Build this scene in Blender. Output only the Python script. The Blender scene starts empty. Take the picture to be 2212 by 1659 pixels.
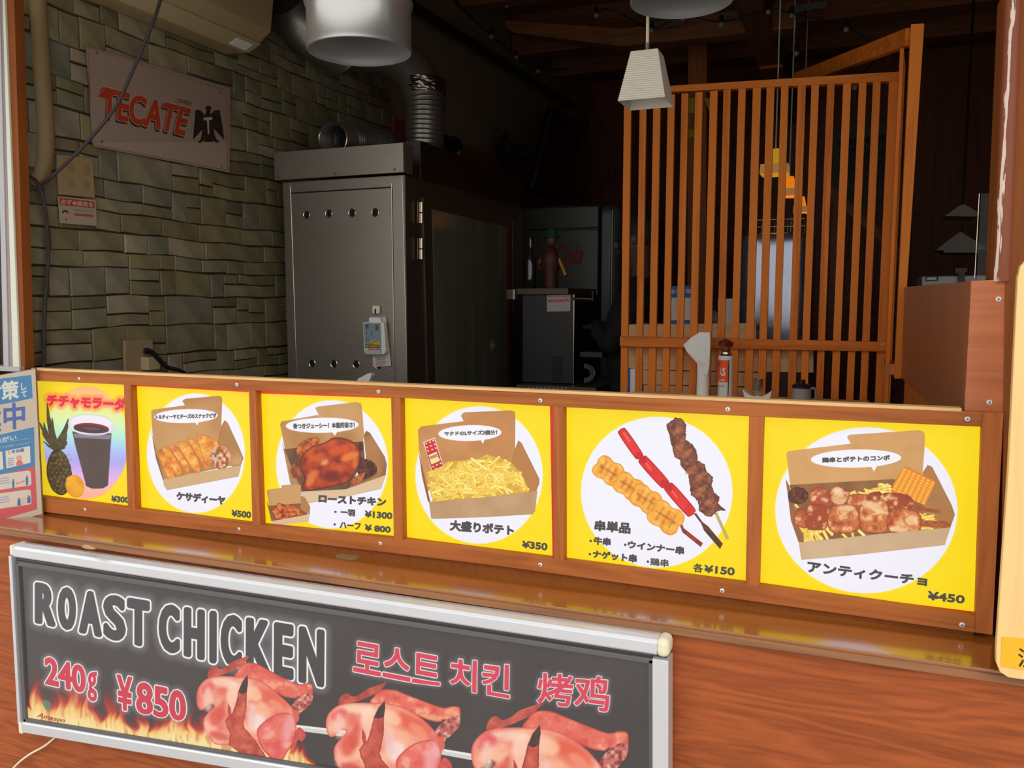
import bpy, bmesh, math, random
import numpy as np
from mathutils import Vector, Matrix
random.seed(7)
PI = math.pi
# ------------------------------------------------------------------ camera
F, YAW, PITCH, ROLL = 1812.76, -0.382052, -0.101292, 0.000374
CAM = np.array([-0.291067, -1.896850, 1.676807])
CX, CY = 1106.0, 829.5
_f = np.array([math.sin(YAW)*math.cos(PITCH), math.cos(YAW)*math.cos(PITCH), math.sin(PITCH)])
_r = np.array([math.cos(YAW), -math.sin(YAW), 0.0]); _u = np.cross(_r, _f)
_r, _u = _r*math.cos(ROLL)+_u*math.sin(ROLL), -_r*math.sin(ROLL)+_u*math.cos(ROLL)
sc = bpy.context.scene
cd = bpy.data.cameras.new('camera'); cam = bpy.data.objects.new('camera', cd)
sc.collection.objects.link(cam); sc.camera = cam
cd.sensor_width = 36; cd.lens = F/2212*36; cd.clip_start = .02
cam.matrix_world = Matrix(((_r[0], _u[0], -_f[0], CAM[0]), (_r[1], _u[1], -_f[1], CAM[1]), (_r[2], _u[2], -_f[2], CAM[2]), (0, 0, 0, 1)))
# ------------------------------------------------------------------ world, light, exposure
w = bpy.data.worlds.new('sky'); sc.world = w; w.use_nodes = True
wn = w.node_tree; wn.nodes.clear()
wo = wn.nodes.new('ShaderNodeOutputWorld'); wb = wn.nodes.new('ShaderNodeBackground')
tc = wn.nodes.new('ShaderNodeTexCoord'); sx = wn.nodes.new('ShaderNodeSeparateXYZ'); cr = wn.nodes.new('ShaderNodeValToRGB')
wn.links.new(tc.outputs['Generated'], sx.inputs[0]); wn.links.new(sx.outputs['Z'], cr.inputs[0])
cr.color_ramp.elements[0].position = 0.0; cr.color_ramp.elements[0].color = (.86, .84, .80, 1)
cr.color_ramp.elements[1].position = 0.7; cr.color_ramp.elements[1].color = (.93, .98, 1.05, 1)
wn.links.new(cr.outputs[0], wb.inputs[0]); wb.inputs[1].default_value = 1.55
wn.links.new(wb.outputs[0], wo.inputs[0])
sc.view_settings.view_transform = 'Standard'; sc.view_settings.look = 'None'
sc.view_settings.gamma = 1.0; sc.view_settings.exposure = 0.0; sc.view_settings.use_curve_mapping = False
sc.cycles.use_denoising = True
sc.cycles.max_bounces = 8
sd_ = bpy.data.lights.new('hazy_sun', 'SUN'); so_ = bpy.data.objects.new('hazy_sun', sd_); sc.collection.objects.link(so_)
sd_.energy = 0.9; sd_.angle = math.radians(35); sd_.color = (1, .95, .86)
so_.rotation_euler = Vector((-.35, .75, -.75)).to_track_quat('-Z', 'Y').to_euler()

# ------------------------------------------------------------------ geometry helpers
def ray(px, py): return F*_f + (px-CX)*_r - (py-CY)*_u
def P(px, py, X=None, Y=None, Z=None):
    d = ray(px, py)
    t = (X-CAM[0])/d[0] if X is not None else (Y-CAM[1])/d[1] if Y is not None else (Z-CAM[2])/d[2]
    return CAM + t*d
def PN(px, py, p0, n):
    d = ray(px, py); t = np.dot(np.array(p0)-CAM, n)/np.dot(d, n); return CAM+t*d
def proj(Q):
    D = Q-CAM; z = D@_f
    return CX+F*(D@_r)/z, CY-F*(D@_u)/z
def yplane(Y): return lambda x, y: P(x, y, Y=Y)
def xplane(X): return lambda x, y: P(x, y, X=X)
WL = {}
class MB:
    def __init__(s): s.v = []; s.f = []
    def add(s, vs, fs):
        o = len(s.v); s.v += [tuple(float(c) for c in v) for v in vs]; s.f += [tuple(i+o for i in f) for f in fs]; return s
    def box(s, a, b):
        x0, y0, z0 = a; x1, y1, z1 = b
        if x0 > x1: x0, x1 = x1, x0
        if y0 > y1: y0, y1 = y1, y0
        if z0 > z1: z0, z1 = z1, z0
        return s.add([(x0,y0,z0),(x1,y0,z0),(x1,y1,z0),(x0,y1,z0),(x0,y0,z1),(x1,y0,z1),(x1,y1,z1),(x0,y1,z1)],
                     [(0,3,2,1),(4,5,6,7),(0,1,5,4),(1,2,6,5),(2,3,7,6),(3,0,4,7)])
    def prism(s, pts, dv):
        n = len(pts); dv = np.array(dv)
        vs = [np.array(p) for p in pts]+[np.array(p)+dv for p in pts]
        return s.add(vs, [tuple(range(n)), tuple(range(2*n-1, n-1, -1))]+[(i, i+n, (i+1) % n+n, (i+1) % n) for i in range(n)])
    def slab(s, pxs, Y, depth):            # polygon seen in the photo, standing in the plane Y
        return s.prism([P(x, y, Y=Y) for x, y in pxs], (0, depth, 0))
    def bar(s, a, b, w, h, up=(0, 0, 1)):
        a = Vector(a); b = Vector(b); d = (b-a).normalized(); u = Vector(up)
        sd = d.cross(u); sd = sd.normalized() if sd.length > 1e-5 else Vector((1, 0, 0)); u = sd.cross(d).normalized()
        q = [a+sd*w/2*i+u*h/2*j for i, j in ((-1,-1),(1,-1),(1,1),(-1,1))]
        return s.prism([tuple(x) for x in q], tuple(b-a))
    def lathe(s, prof, c, axis=(0, 0, 1), seg=32, close=False):
        ax = Vector(axis).normalized(); q = Vector((0, 0, 1)).rotation_difference(ax); c = Vector(c)
        n = len(prof); vs = []
        for i in range(seg):
            a = 2*PI*i/seg
            for r, z in prof: vs.append(tuple(c+q@Vector((r*math.cos(a), r*math.sin(a), z))))
        fs = []
        for i in range(seg):
            for j in range(n-1): fs.append((i*n+j, (i+1) % seg*n+j, (i+1) % seg*n+j+1, i*n+j+1))
        if close: fs.append(tuple(i*n for i in range(seg))[::-1]); fs.append(tuple(i*n+n-1 for i in range(seg)))
        return s.add(vs, fs)
    def tube(s, pts, r, seg=10, cap=True):
        pts = [Vector(p) for p in pts]; n = len(pts); rr = r if callable(r) else (lambda t: r)
        rings = []; pd = None
        for i, p in enumerate(pts):
            d = (pts[min(i+1, n-1)]-pts[max(i-1, 0)]).normalized()
            if pd is None:
                a = Vector((0, 0, 1)) if abs(d.z) < .9 else Vector((1, 0, 0)); u = d.cross(a).normalized()
            else:
                u = (u-d*u.dot(d)).normalized()
            v = d.cross(u); pd = d; R_ = rr(i/(n-1))
            rings += [tuple(p+(u*math.cos(2*PI*k/seg)+v*math.sin(2*PI*k/seg))*R_) for k in range(seg)]
        fs = [(i*seg+k, i*seg+(k+1) % seg, (i+1)*seg+(k+1) % seg, (i+1)*seg+k) for i in range(n-1) for k in range(seg)]
        if cap: fs += [tuple(range(seg))[::-1], tuple((n-1)*seg+k for k in range(seg))]
        return s.add(rings, fs)
    def ball(s, c, r, seg=12, rings=8, sc3=(1, 1, 1)):
        prof = [(max(1e-4, math.sin(PI*i/rings)), -math.cos(PI*i/rings)) for i in range(rings+1)]
        o = len(s.v); s.lathe(prof, (0, 0, 0), seg=seg)
        for i in range(o, len(s.v)):
            x, y, z = s.v[i]; s.v[i] = (c[0]+x*r*sc3[0], c[1]+y*r*sc3[1], c[2]+z*r*sc3[2])
        return s
def smoothpath(pts, n=8):
    pts = [np.array(p, float) for p in pts]; P_ = [2*pts[0]-pts[1]]+pts+[2*pts[-1]-pts[-2]]; out = []
    for i in range(1, len(P_)-2):
        for k in range(n):
            t = k/n; a, b, c, d = P_[i-1:i+3]
            out.append(.5*((2*b)+(-a+c)*t+(2*a-5*b+4*c-d)*t*t+(-a+3*b-3*c+d)*t**3))
    out.append(pts[-1]); return out
def build(name, mb, mat, parent=None, bevel=0, smooth=False, label=None, kind=None, segs=2):
    V = np.array(mb.v); c = (V.min(0)+V.max(0))/2
    me = bpy.data.meshes.new(name); me.from_pydata([tuple(v) for v in (V-c)], [], mb.f)
    bm = bmesh.new(); bm.from_mesh(me); bmesh.ops.recalc_face_normals(bm, faces=bm.faces); bm.to_mesh(me); bm.free()
    me.materials.append(mat)
    o = bpy.data.objects.new(name, me); sc.collection.objects.link(o)
    WL[o.name] = c
    if parent is not None:
        o.parent = parent; o.location = Vector(c-WL[parent.name])
    else: o.location = Vector(c)
    if bevel:
        m = o.modifiers.new('bevel', 'BEVEL'); m.width = bevel; m.segments = segs; m.limit_method = 'ANGLE'; m.angle_limit = .6
    if smooth:
        for p in me.polygons: p.use_smooth = True
        if hasattr(me, 'set_sharp_from_angle'): me.set_sharp_from_angle(angle=math.radians(35))
    if label: o['label'] = label
    if kind: o['kind'] = kind
    return o
def tag(o, label, cat, group=None):
    o['label'] = label; o['category'] = cat
    if group: o['group'] = group
    return o
def thing(name, loc, label, cat, group=None):
    o = bpy.data.objects.new(name, None); sc.collection.objects.link(o); o.location = Vector([float(x) for x in loc])
    o.empty_display_size = .05; WL[o.name] = np.array([float(x) for x in loc]); return tag(o, label, cat, group)
# ------------------------------------------------------------------ materials
def s2l(c): return tuple(((v/255)/12.92 if v/255 <= .04045 else ((v/255+.055)/1.055)**2.4) for v in c)
def mat(name, rgb, rough=.6, metal=0, emis=0, noise=0, nscale=20, coat=0, spec=.5, trans=0, alpha=1, bump=0, raw=False, aniso=None):
    m = bpy.data.materials.new(name); m.use_nodes = True; nt = m.node_tree; b = nt.nodes['Principled BSDF']
    c = rgb if raw else s2l(rgb)
    b.inputs['Base Color'].default_value = (*c, 1); b.inputs['Roughness'].default_value = rough; b.inputs['Metallic'].default_value = metal
    b.inputs['Coat Weight'].default_value = coat; b.inputs['Specular IOR Level'].default_value = spec
    b.inputs['Transmission Weight'].default_value = trans; b.inputs['Alpha'].default_value = alpha
    if emis: b.inputs['Emission Color'].default_value = (*c, 1); b.inputs['Emission Strength'].default_value = emis
    if noise or bump or aniso:
        t = nt.nodes.new('ShaderNodeTexCoord'); mp = nt.nodes.new('ShaderNodeMapping'); n = nt.nodes.new('ShaderNodeTexNoise')
        nt.links.new(t.outputs['Object'], mp.inputs[0]); nt.links.new(mp.outputs[0], n.inputs[0])
        n.inputs['Scale'].default_value = nscale; n.inputs['Detail'].default_value = 5
        if aniso: mp.inputs['Scale'].default_value = aniso
        if noise:
            r = nt.nodes.new('ShaderNodeMix'); r.data_type = 'RGBA'
            r.inputs[6].default_value = (*[v*(1-noise) for v in c], 1); r.inputs[7].default_value = (*[min(1, v*(1+noise)) for v in c], 1)
            nt.links.new(n.outputs['Fac'], r.inputs[0]); nt.links.new(r.outputs[2], b.inputs['Base Color'])
        if bump:
            bp = nt.nodes.new('ShaderNodeBump'); bp.inputs['Strength'].default_value = bump; bp.inputs['Distance'].default_value = .004
            nt.links.new(n.outputs['Fac'], bp.inputs['Height']); nt.links.new(bp.outputs[0], b.inputs['Normal'])
    return m
def wood(name, dark, light, axis='X', scale=1.0, rough=.5, coat=0, vary=.12, rings=6, spec=.5, ringw=.45, cross=14, bump=.15):
    m = bpy.data.materials.new(name); m.use_nodes = True; nt = m.node_tree; b = nt.nodes['Principled BSDF']; L = nt.links.new
    t = nt.nodes.new('ShaderNodeTexCoord'); oi = nt.nodes.new('ShaderNodeObjectInfo')
    mp = nt.nodes.new('ShaderNodeMapping'); c_ = cross; s = {'X': (1, c_, c_), 'Y': (c_, 1, c_), 'Z': (c_, c_, 1)}[axis]
    mp.inputs['Scale'].default_value = tuple(v*scale for v in s)
    add = nt.nodes.new('ShaderNodeVectorMath'); add.operation = 'ADD'
    mul = nt.nodes.new('ShaderNodeVectorMath'); mul.operation = 'SCALE'; cmb = nt.nodes.new('ShaderNodeCombineXYZ')
    for i in range(3): L(oi.outputs['Random'], cmb.inputs[i])
    L(cmb.outputs[0], mul.inputs[0]); mul.inputs['Scale'].default_value = 37
    L(t.outputs['Object'], mp.inputs[0]); L(mp.outputs[0], add.inputs[0]); L(mul.outputs[0], add.inputs[1])
    n1 = nt.nodes.new('ShaderNodeTexNoise'); n1.inputs['Scale'].default_value = 1.1; n1.inputs['Detail'].default_value = 3; n1.inputs['Distortion'].default_value = .6
    n2 = nt.nodes.new('ShaderNodeTexNoise'); n2.inputs['Scale'].default_value = 9; n2.inputs['Detail'].default_value = 6
    mp2 = nt.nodes.new('ShaderNodeMapping'); mp2.inputs['Scale'].default_value = tuple(2.2 if v == 1 else 5 for v in s)
    L(add.outputs[0], n1.inputs[0]); L(add.outputs[0], mp2.inputs[0]); L(mp2.outputs[0], n2.inputs[0]); n2.inputs['Scale'].default_value = 2.2
    m1 = nt.nodes.new('ShaderNodeMath'); m1.operation = 'MULTIPLY'; m1.inputs[1].default_value = rings; L(n1.outputs['Fac'], m1.inputs[0])
    fr = nt.nodes.new('ShaderNodeMath'); fr.operation = 'PINGPONG'; fr.inputs[1].default_value = .5; L(m1.outputs[0], fr.inputs[0])
    m2 = nt.nodes.new('ShaderNodeMath'); m2.operation = 'MULTIPLY_ADD'; L(fr.outputs[0], m2.inputs[0]); m2.inputs[1].default_value = ringw*2; L(n2.outputs['Fac'], m2.inputs[2])
    m3 = nt.nodes.new('ShaderNodeMath'); m3.operation = 'MULTIPLY_ADD'; m3.inputs[1].default_value = vary*2.2; m3.inputs[2].default_value = 0; L(oi.outputs['Random'], m3.inputs[0])
    m4 = nt.nodes.new('ShaderNodeMath'); m4.operation = 'ADD'; L(m2.outputs[0], m4.inputs[0]); L(m3.outputs[0], m4.inputs[1])
    r = nt.nodes.new('ShaderNodeValToRGB'); e = r.color_ramp.elements
    e[0].position = .3; e[0].color = (*s2l(dark), 1); e[1].position = 1.15; e[1].color = (*s2l(light), 1); e[1].position = 1.0
    L(m4.outputs[0], r.inputs[0]); L(r.outputs[0], b.inputs['Base Color'])
    b.inputs['Roughness'].default_value = rough; b.inputs['Coat Weight'].default_value = coat; b.inputs['Coat Roughness'].default_value = .12; b.inputs['Coat IOR'].default_value = 1.75
    b.inputs['Specular IOR Level'].default_value = spec
    bp = nt.nodes.new('ShaderNodeBump'); bp.inputs['Strength'].default_value = bump; bp.inputs['Distance'].default_value = .002
    L(m2.outputs[0], bp.inputs['Height']); L(bp.outputs[0], b.inputs['Normal'])
    return m
M = {}
M['frame'] = wood('stained_frame_wood', (136, 74, 32), (172, 98, 46), 'X', .8, .55, spec=.22)
M['framev'] = wood('stained_divider_wood', (142, 78, 36), (176, 98, 46), 'Z', .8, .55, spec=.22)
M['ply'] = wood('front_plywood', (126, 60, 26), (168, 86, 42), 'X', 1.3, .5, spec=.25, rings=8, ringw=.42, cross=8)
M['ledge'] = wood('ledge_wood', (136, 80, 28), (156, 94, 36), 'X', .5, .2, coat=1, bump=.01)
M['edge'] = wood('worn_edge_wood', (104, 74, 50), (150, 100, 62), 'X', .6, .7)
M['pale'] = wood('pale_pine', (200, 152, 96), (228, 184, 124), 'X', .7, .6)
M['board'] = wood('light_maple', (230, 184, 116), (240, 198, 130), 'Z', .5, .45)
M['slat'] = wood('lattice_wood', (176, 88, 22), (222, 124, 40), 'Z', .8, .55, vary=.3, rings=4, spec=.2)
M['slatx'] = wood('lattice_rail_wood', (170, 86, 22), (216, 120, 40), 'X', .8, .55, rings=4, spec=.2)
M['slaty'] = wood('lattice_depth_wood', (170, 88, 32), (214, 124, 52), 'Y', .8, .5, rings=4)
M['boxw'] = wood('box_panel_wood', (160, 88, 52), (182, 104, 62), 'X', .6, .35, rings=5)
M['boxs'] = wood('box_side_wood', (136, 82, 50), (160, 98, 60), 'Z', .6, .35, rings=5)
M['jamb'] = wood('jamb_wood', (112, 58, 18), (134, 72, 26), 'Z', .6, .6, spec=.2)
M['dark'] = wood('dark_ceiling_wood', (112, 68, 40), (160, 100, 60), 'X', .5, .8)
M['darky'] = wood('dark_beam_wood', (108, 66, 40), (150, 94, 58), 'Y', .5, .8)
M['darkred'] = wood('dark_red_panelling', (100, 50, 24), (140, 74, 36), 'Z', .5, .5)
M['plaster'] = mat('dim_plaster', (140, 124, 98), .9, noise=.08, nscale=4)
M['floor'] = mat('kitchen_floor', (70, 62, 56), .7)
M['ground'] = mat('pavement', (184, 180, 172), .9, noise=.2, nscale=8)
M['alu'] = mat('aluminium', (205, 208, 206), .35, .85, noise=.04, nscale=3)
M['alum'] = mat('matt_aluminium', (178, 176, 176), .5, .3)
M['cream'] = mat('cream_plastic', (226, 218, 186), .5)
M['white'] = mat('white_plastic', (222, 220, 210), .45)
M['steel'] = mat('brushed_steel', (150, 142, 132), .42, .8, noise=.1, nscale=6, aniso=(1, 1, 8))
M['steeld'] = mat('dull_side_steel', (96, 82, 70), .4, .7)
M['brass'] = mat('bright_hinge_steel', (200, 190, 170), .25, 1)
M['shade'] = mat('spun_aluminium', (206, 206, 202), .3, .75)
M['duct'] = mat('foil_duct', (140, 134, 128), .33, .8, bump=.12, nscale=30)
M['black'] = mat('black_plastic', (22, 20, 20), .4)
M['blackm'] = mat('black_cloth', (16, 14, 14), .9)
M['hole'] = mat('hole_black', (8, 8, 8), .9)
M['grey'] = mat('grey_plastic', (120, 122, 124), .5)
M['det'] = mat('detector_blue_grey', (150, 166, 178), .45)
M['tape'] = mat('pipe_wrap', (136, 114, 76), .7, noise=.1, nscale=10)
M['ac'] = mat('aircon_plastic', (176, 154, 114), .5)
M['cable'] = mat('dark_cable', (52, 42, 40), .5)
M['paper'] = mat('white_paper', (238, 236, 230), .8)
M['plank'] = wood('bright_pine_plank', (232, 180, 116), (250, 208, 150), 'X', .7, .6)
M['ring'] = mat('tan_ring', (128, 106, 76), .5)
M['red'] = mat('red_print', (176, 50, 44), .6)
M['redd'] = mat('deep_red', (120, 30, 22), .5)
M['blue'] = mat('blue_print', (38, 120, 190), .6)
M['ink'] = mat('black_print', (30, 28, 28), .6)
M['orange'] = mat('orange_print', (236, 84, 24), .4)
M['porcelain'] = mat('porcelain', (226, 224, 216), .2, coat=.3)
M['glass'] = mat('window_glass', (235, 240, 238), .03, trans=1, spec=.5); M['glass'].node_tree.nodes['Principled BSDF'].inputs['IOR'].default_value = 1.2
M['doorglass'] = mat('oven_door_glass', (98, 98, 82), .12, spec=.6, noise=.6, nscale=3, aniso=(1, 5, .25))  # raised base and vertical streaks paint reflections into the glass colour
M['amber'] = mat('lit_amber_shade', (240, 130, 24), .6, emis=.75)
M['amber2'] = mat('lit_olive_shade', (205, 150, 40), .6, emis=.55)
M['glow'] = mat('lamp_glow', (255, 225, 150), .6, emis=1.4)
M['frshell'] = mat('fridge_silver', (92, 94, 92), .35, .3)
M['tank'] = mat('polished_steel', (206, 214, 236), .2, .85, bump=1.0, nscale=1.6, aniso=(7, 7, .5))
M['lens'] = mat('glass_lens', (196, 214, 200), .25, .5)
M['kraftw'] = mat('ribbed_white', (214, 206, 190), .6)
M['skin'] = mat('skin', (84, 56, 44), .6)
M['hair'] = mat('dark_hair', (24, 18, 16), .7)
M['bulb'] = mat('clear_bulb', (240, 236, 225), .02, trans=1)
M['gold'] = mat('dull_gold', (150, 110, 50), .4, .6)
M['green'] = mat('dark_green', (30, 60, 40), .5)
M['screw'] = mat('zinc_screw', (232, 232, 232), .35, .3)
M['stain'] = mat('bare_wood_patch', (206, 172, 126), .8, noise=.2, nscale=60)
M['gasket'] = mat('grey_gasket', (92, 88, 86), .5)
# stone: colour varies per stone
def stonemat():
    m = bpy.data.materials.new('grey_green_stone'); m.use_nodes = True; nt = m.node_tree; b = nt.nodes['Principled BSDF']; L = nt.links.new
    oi = nt.nodes.new('ShaderNodeObjectInfo'); r = nt.nodes.new('ShaderNodeValToRGB'); L(oi.outputs['Random'], r.inputs[0])
    e = r.color_ramp.elements; e[0].color = (*s2l((100, 90, 66)), 1); e[1].color = (*s2l((158, 142, 118)), 1); e[1].position = 1
    for p_, c_ in ((.3, (136, 124, 88)), (.5, (122, 112, 84)), (.7, (146, 134, 106)), (.85, (112, 110, 92))):
        q = e.new(p_); q.color = (*s2l(c_), 1)
    t = nt.nodes.new('ShaderNodeTexCoord'); n = nt.nodes.new('ShaderNodeTexNoise'); n.inputs['Scale'].default_value = 9; n.inputs['Detail'].default_value = 7
    L(t.outputs['Object'], n.inputs[0]); mx = nt.nodes.new('ShaderNodeMix'); mx.data_type = 'RGBA'; mx.blend_type = 'MULTIPLY'
    r2 = nt.nodes.new('ShaderNodeValToRGB'); r2.color_ramp.elements[0].color = (.55, .55, .5, 1); r2.color_ramp.elements[1].color = (1.3, 1.3, 1.25, 1); r2.color_ramp.elements[0].position = .25; r2.color_ramp.elements[1].position = .8
    L(n.outputs['Fac'], r2.inputs[0]); mx.inputs[0].default_value = 1; L(r.outputs[0], mx.inputs[6]); L(r2.outputs[0], mx.inputs[7]); L(mx.outputs[2], b.inputs['Base Color'])
    b.inputs['Roughness'].default_value = .85
    bp = nt.nodes.new('ShaderNodeBump'); bp.inputs['Strength'].default_value = .8; bp.inputs['Distance'].default_value = .006; L(n.outputs['Fac'], bp.inputs['Height']); L(bp.outputs[0], b.inputs['Normal'])
    return m
M['stone'] = stonemat()
M['joint'] = mat('stone_joint', (58, 48, 32), .95)
_pc = {}
def pm(rgb, em=.0):
    k = (rgb, em)
    if k not in _pc: _pc[k] = mat('print_ink', rgb, .5, emis=em)
    return _pc[k]
# ------------------------------------------------------------------ lettering
def textgeo(s, offset=0.0, shear=0.0):
    cu = bpy.data.curves.new('t', 'FONT'); cu.body = s; cu.offset = offset; cu.shear = shear; cu.resolution_u = 4
    o = bpy.data.objects.new('t', cu); sc.collection.objects.link(o)
    me = bpy.data.meshes.new_from_object(o.evaluated_get(bpy.context.evaluated_depsgraph_get()))
    v = np.array([x.co[:] for x in me.vertices]); f = [tuple(p.vertices) for p in me.polygons]
    bpy.data.objects.remove(o); bpy.data.curves.remove(cu); bpy.data.meshes.remove(me); return v, f
def letters(mb, s, quad, fn, offset=0.02, shear=0.0, ref=None):
    """fit a line of lettering into a quad (TL,TR,BR,BL as seen in the photo) lying on the surface fn"""
    v, f = textgeo(s, offset, shear)
    if ref is None: lo, hi = v.min(0), v.max(0)
    else: r, _ = textgeo(s, ref, shear); lo, hi = r.min(0), r.max(0)
    if len(quad) == 3: quad = (quad[0], quad[1], (quad[1][0]+quad[2][0]-quad[0][0], quad[1][1]+quad[2][1]-quad[0][1]), quad[2])
    q = [np.array(a, float) for a in quad]; out = []
    for x, y, _z in v:
        a = (x-lo[0])/(hi[0]-lo[0]); b = 1-(y-lo[1])/(hi[1]-lo[1])
        p = (q[0]*(1-a)+q[1]*a)*(1-b)+(q[3]*(1-a)+q[2]*a)*b
        out.append(fn(p[0], p[1]))
    mb.add(out, f)
# ------------------------------------------------------------------ flat print painter (artwork of the printed sheets)
def vnoise(x, y, seed=0):
    xi = np.floor(x).astype(np.int64); yi = np.floor(y).astype(np.int64); fx = x-xi; fy = y-yi
    fx = fx*fx*(3-2*fx); fy = fy*fy*(3-2*fy)
    def h(a, b):
        n = (a*374761393+b*668265263+seed*974634777) & 0x7fffffff; n = ((n ^ (n >> 13))*1274126177) & 0x7fffffff
        return ((n ^ (n >> 16)) & 0xffff)/65535.0
    return (h(xi, yi)*(1-fx)+h(xi+1, yi)*fx)*(1-fy)+(h(xi, yi+1)*(1-fx)+h(xi+1, yi+1)*fx)*fy
def fbm(x, y, s, seed=0): return .5*vnoise(x/s, y/s, seed)+.3*vnoise(x/s*2.1, y/s*2.1, seed+1)+.2*vnoise(x/s*4.3, y/s*4.3, seed+2)
def catmull(pts, n=6):
    out = []; m = len(pts); p = [np.array(q, float) for q in pts]
    for i in range(m):
        a, b, c, d = p[i-1], p[i], p[(i+1) % m], p[(i+2) % m]
        for k in range(n):
            t = k/n; out.append(.5*((2*b)+(-a+c)*t+(2*a-5*b+4*c-d)*t*t+(-a+3*b-3*c+d)*t**3))
    return out
class Art:
    def __init__(s, corners, w, h, bg):
        # corners: world TL,TR,BR,BL of the sheet
        s.w, s.h = w, h; s.T = (1, 0, 0)
        u, v = np.meshgrid((np.arange(w)+.5)/w, (np.arange(h)+.5)/h); c = [np.array(k) for k in corners]
        W = ((c[0]*(1-u[..., None])+c[1]*u[..., None])*(1-v[..., None])+(c[3]*(1-u[..., None])+c[2]*u[..., None])*v[..., None])
        s.px, s.py = proj(W); s.img = np.zeros((h, w, 3)); s.img[:] = bg
    def t(s, pts): k, ox, oy = s.T; return np.array([(x/k+ox, y/k+oy) for x, y in pts])
    def _bb(s, lo, hi):
        m = (s.px > lo[0]) & (s.px < hi[0]) & (s.py > lo[1]) & (s.py < hi[1])
        r = np.where(m.any(1))[0]; c = np.where(m.any(0))[0]
        if len(r) == 0 or len(c) == 0: return None
        return slice(r[0], r[-1]+1), slice(c[0], c[-1]+1)
    def _mix(s, sl, a, col, pal, ns, seed, edge, sd, ew):
        X, Y = s.px[sl], s.py[sl]; C = np.zeros(X.shape+(3,)); C[:] = col
        if pal:
            n = np.clip((.72*vnoise(X/ns, Y/ns, seed)+.28*vnoise(X/ns*2.6, Y/ns*2.6, seed+1)-.14)/.72, 0, .999)*len(pal); i = n.astype(int); f = (n-i)[..., None]; f = f*f*(3-2*f)
            pl = np.array(sorted([col]+list(pal), key=sum), float); C = pl[i]*(1-f)+pl[np.minimum(i+1, len(pl)-1)]*f
        if edge is not None:
            e = np.clip(1+sd/ew, 0, 1)[..., None]**1.5; C = C*(1-e)+np.array(edge)*e
        s.img[sl] = s.img[sl]*(1-a[..., None])+C*a[..., None]
    def poly(s, pts, col, pal=None, ns=6, seed=1, edge=None, ew=4, soft=.8, smooth=False, op=1.0, rough=0):
        p = s.t(pts)
        if smooth: p = np.array(catmull(p))
        m = 3+soft+rough; sl = s._bb(p.min(0)-m, p.max(0)+m)
        if sl is None: return
        X, Y = s.px[sl], s.py[sl]; d = np.full(X.shape, 1e9); ins = np.zeros(X.shape, bool); n = len(p)
        for i in range(n):
            ax, ay = p[i]; bx, by = p[(i+1) % n]; ex, ey = bx-ax, by-ay; L2 = ex*ex+ey*ey+1e-9
            t = np.clip(((X-ax)*ex+(Y-ay)*ey)/L2, 0, 1); d = np.minimum(d, (X-ax-t*ex)**2+(Y-ay-t*ey)**2)
            c = ((ay > Y) != (by > Y))
            with np.errstate(divide='ignore', invalid='ignore'): ins ^= c & (X < (bx-ax)*(Y-ay)/(by-ay+1e-12)+ax)
        sd = np.sqrt(d); sd = np.where(ins, -sd, sd)
        if rough: sd = sd+(fbm(X, Y, 5, seed+9)-.5)*rough*2
        s._mix(sl, np.clip(.5-sd/soft, 0, 1)*op, col, pal, ns, seed, edge, sd, ew)
    def ell(s, cx, cy, rx, ry, col, rot=0, **k):
        a = math.radians(rot); pts = []
        for i in range(48):
            t = 2*PI*i/48; x = rx*math.cos(t); y = ry*math.sin(t); pts.append((cx+x*math.cos(a)-y*math.sin(a), cy+x*math.sin(a)+y*math.cos(a)))
        s.poly(pts, col, **k)
    def cap(s, a, b, r, col, **k):
        a = np.array(a, float); b = np.array(b, float); d = b-a; L = np.hypot(*d)+1e-6; d /= L; n = np.array([-d[1], d[0]])
        pts = [a+n*r, b+n*r, b+d*r*.8+n*r*.5, b+d*r*.8-n*r*.5, b-n*r, a-n*r, a-d*r*.8-n*r*.5, a-d*r*.8+n*r*.5]
        s.poly([tuple(q) for q in pts], col, **k)
    def image(s, name):
        im = bpy.data.images.new(name, s.w, s.h); a = np.ones((s.h, s.w, 4), np.float32); a[..., :3] = np.clip(s.img/255, 0, 1)
        im.pixels.foreach_set(a[::-1].ravel()); im.update(); im.pack(); return im
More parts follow.
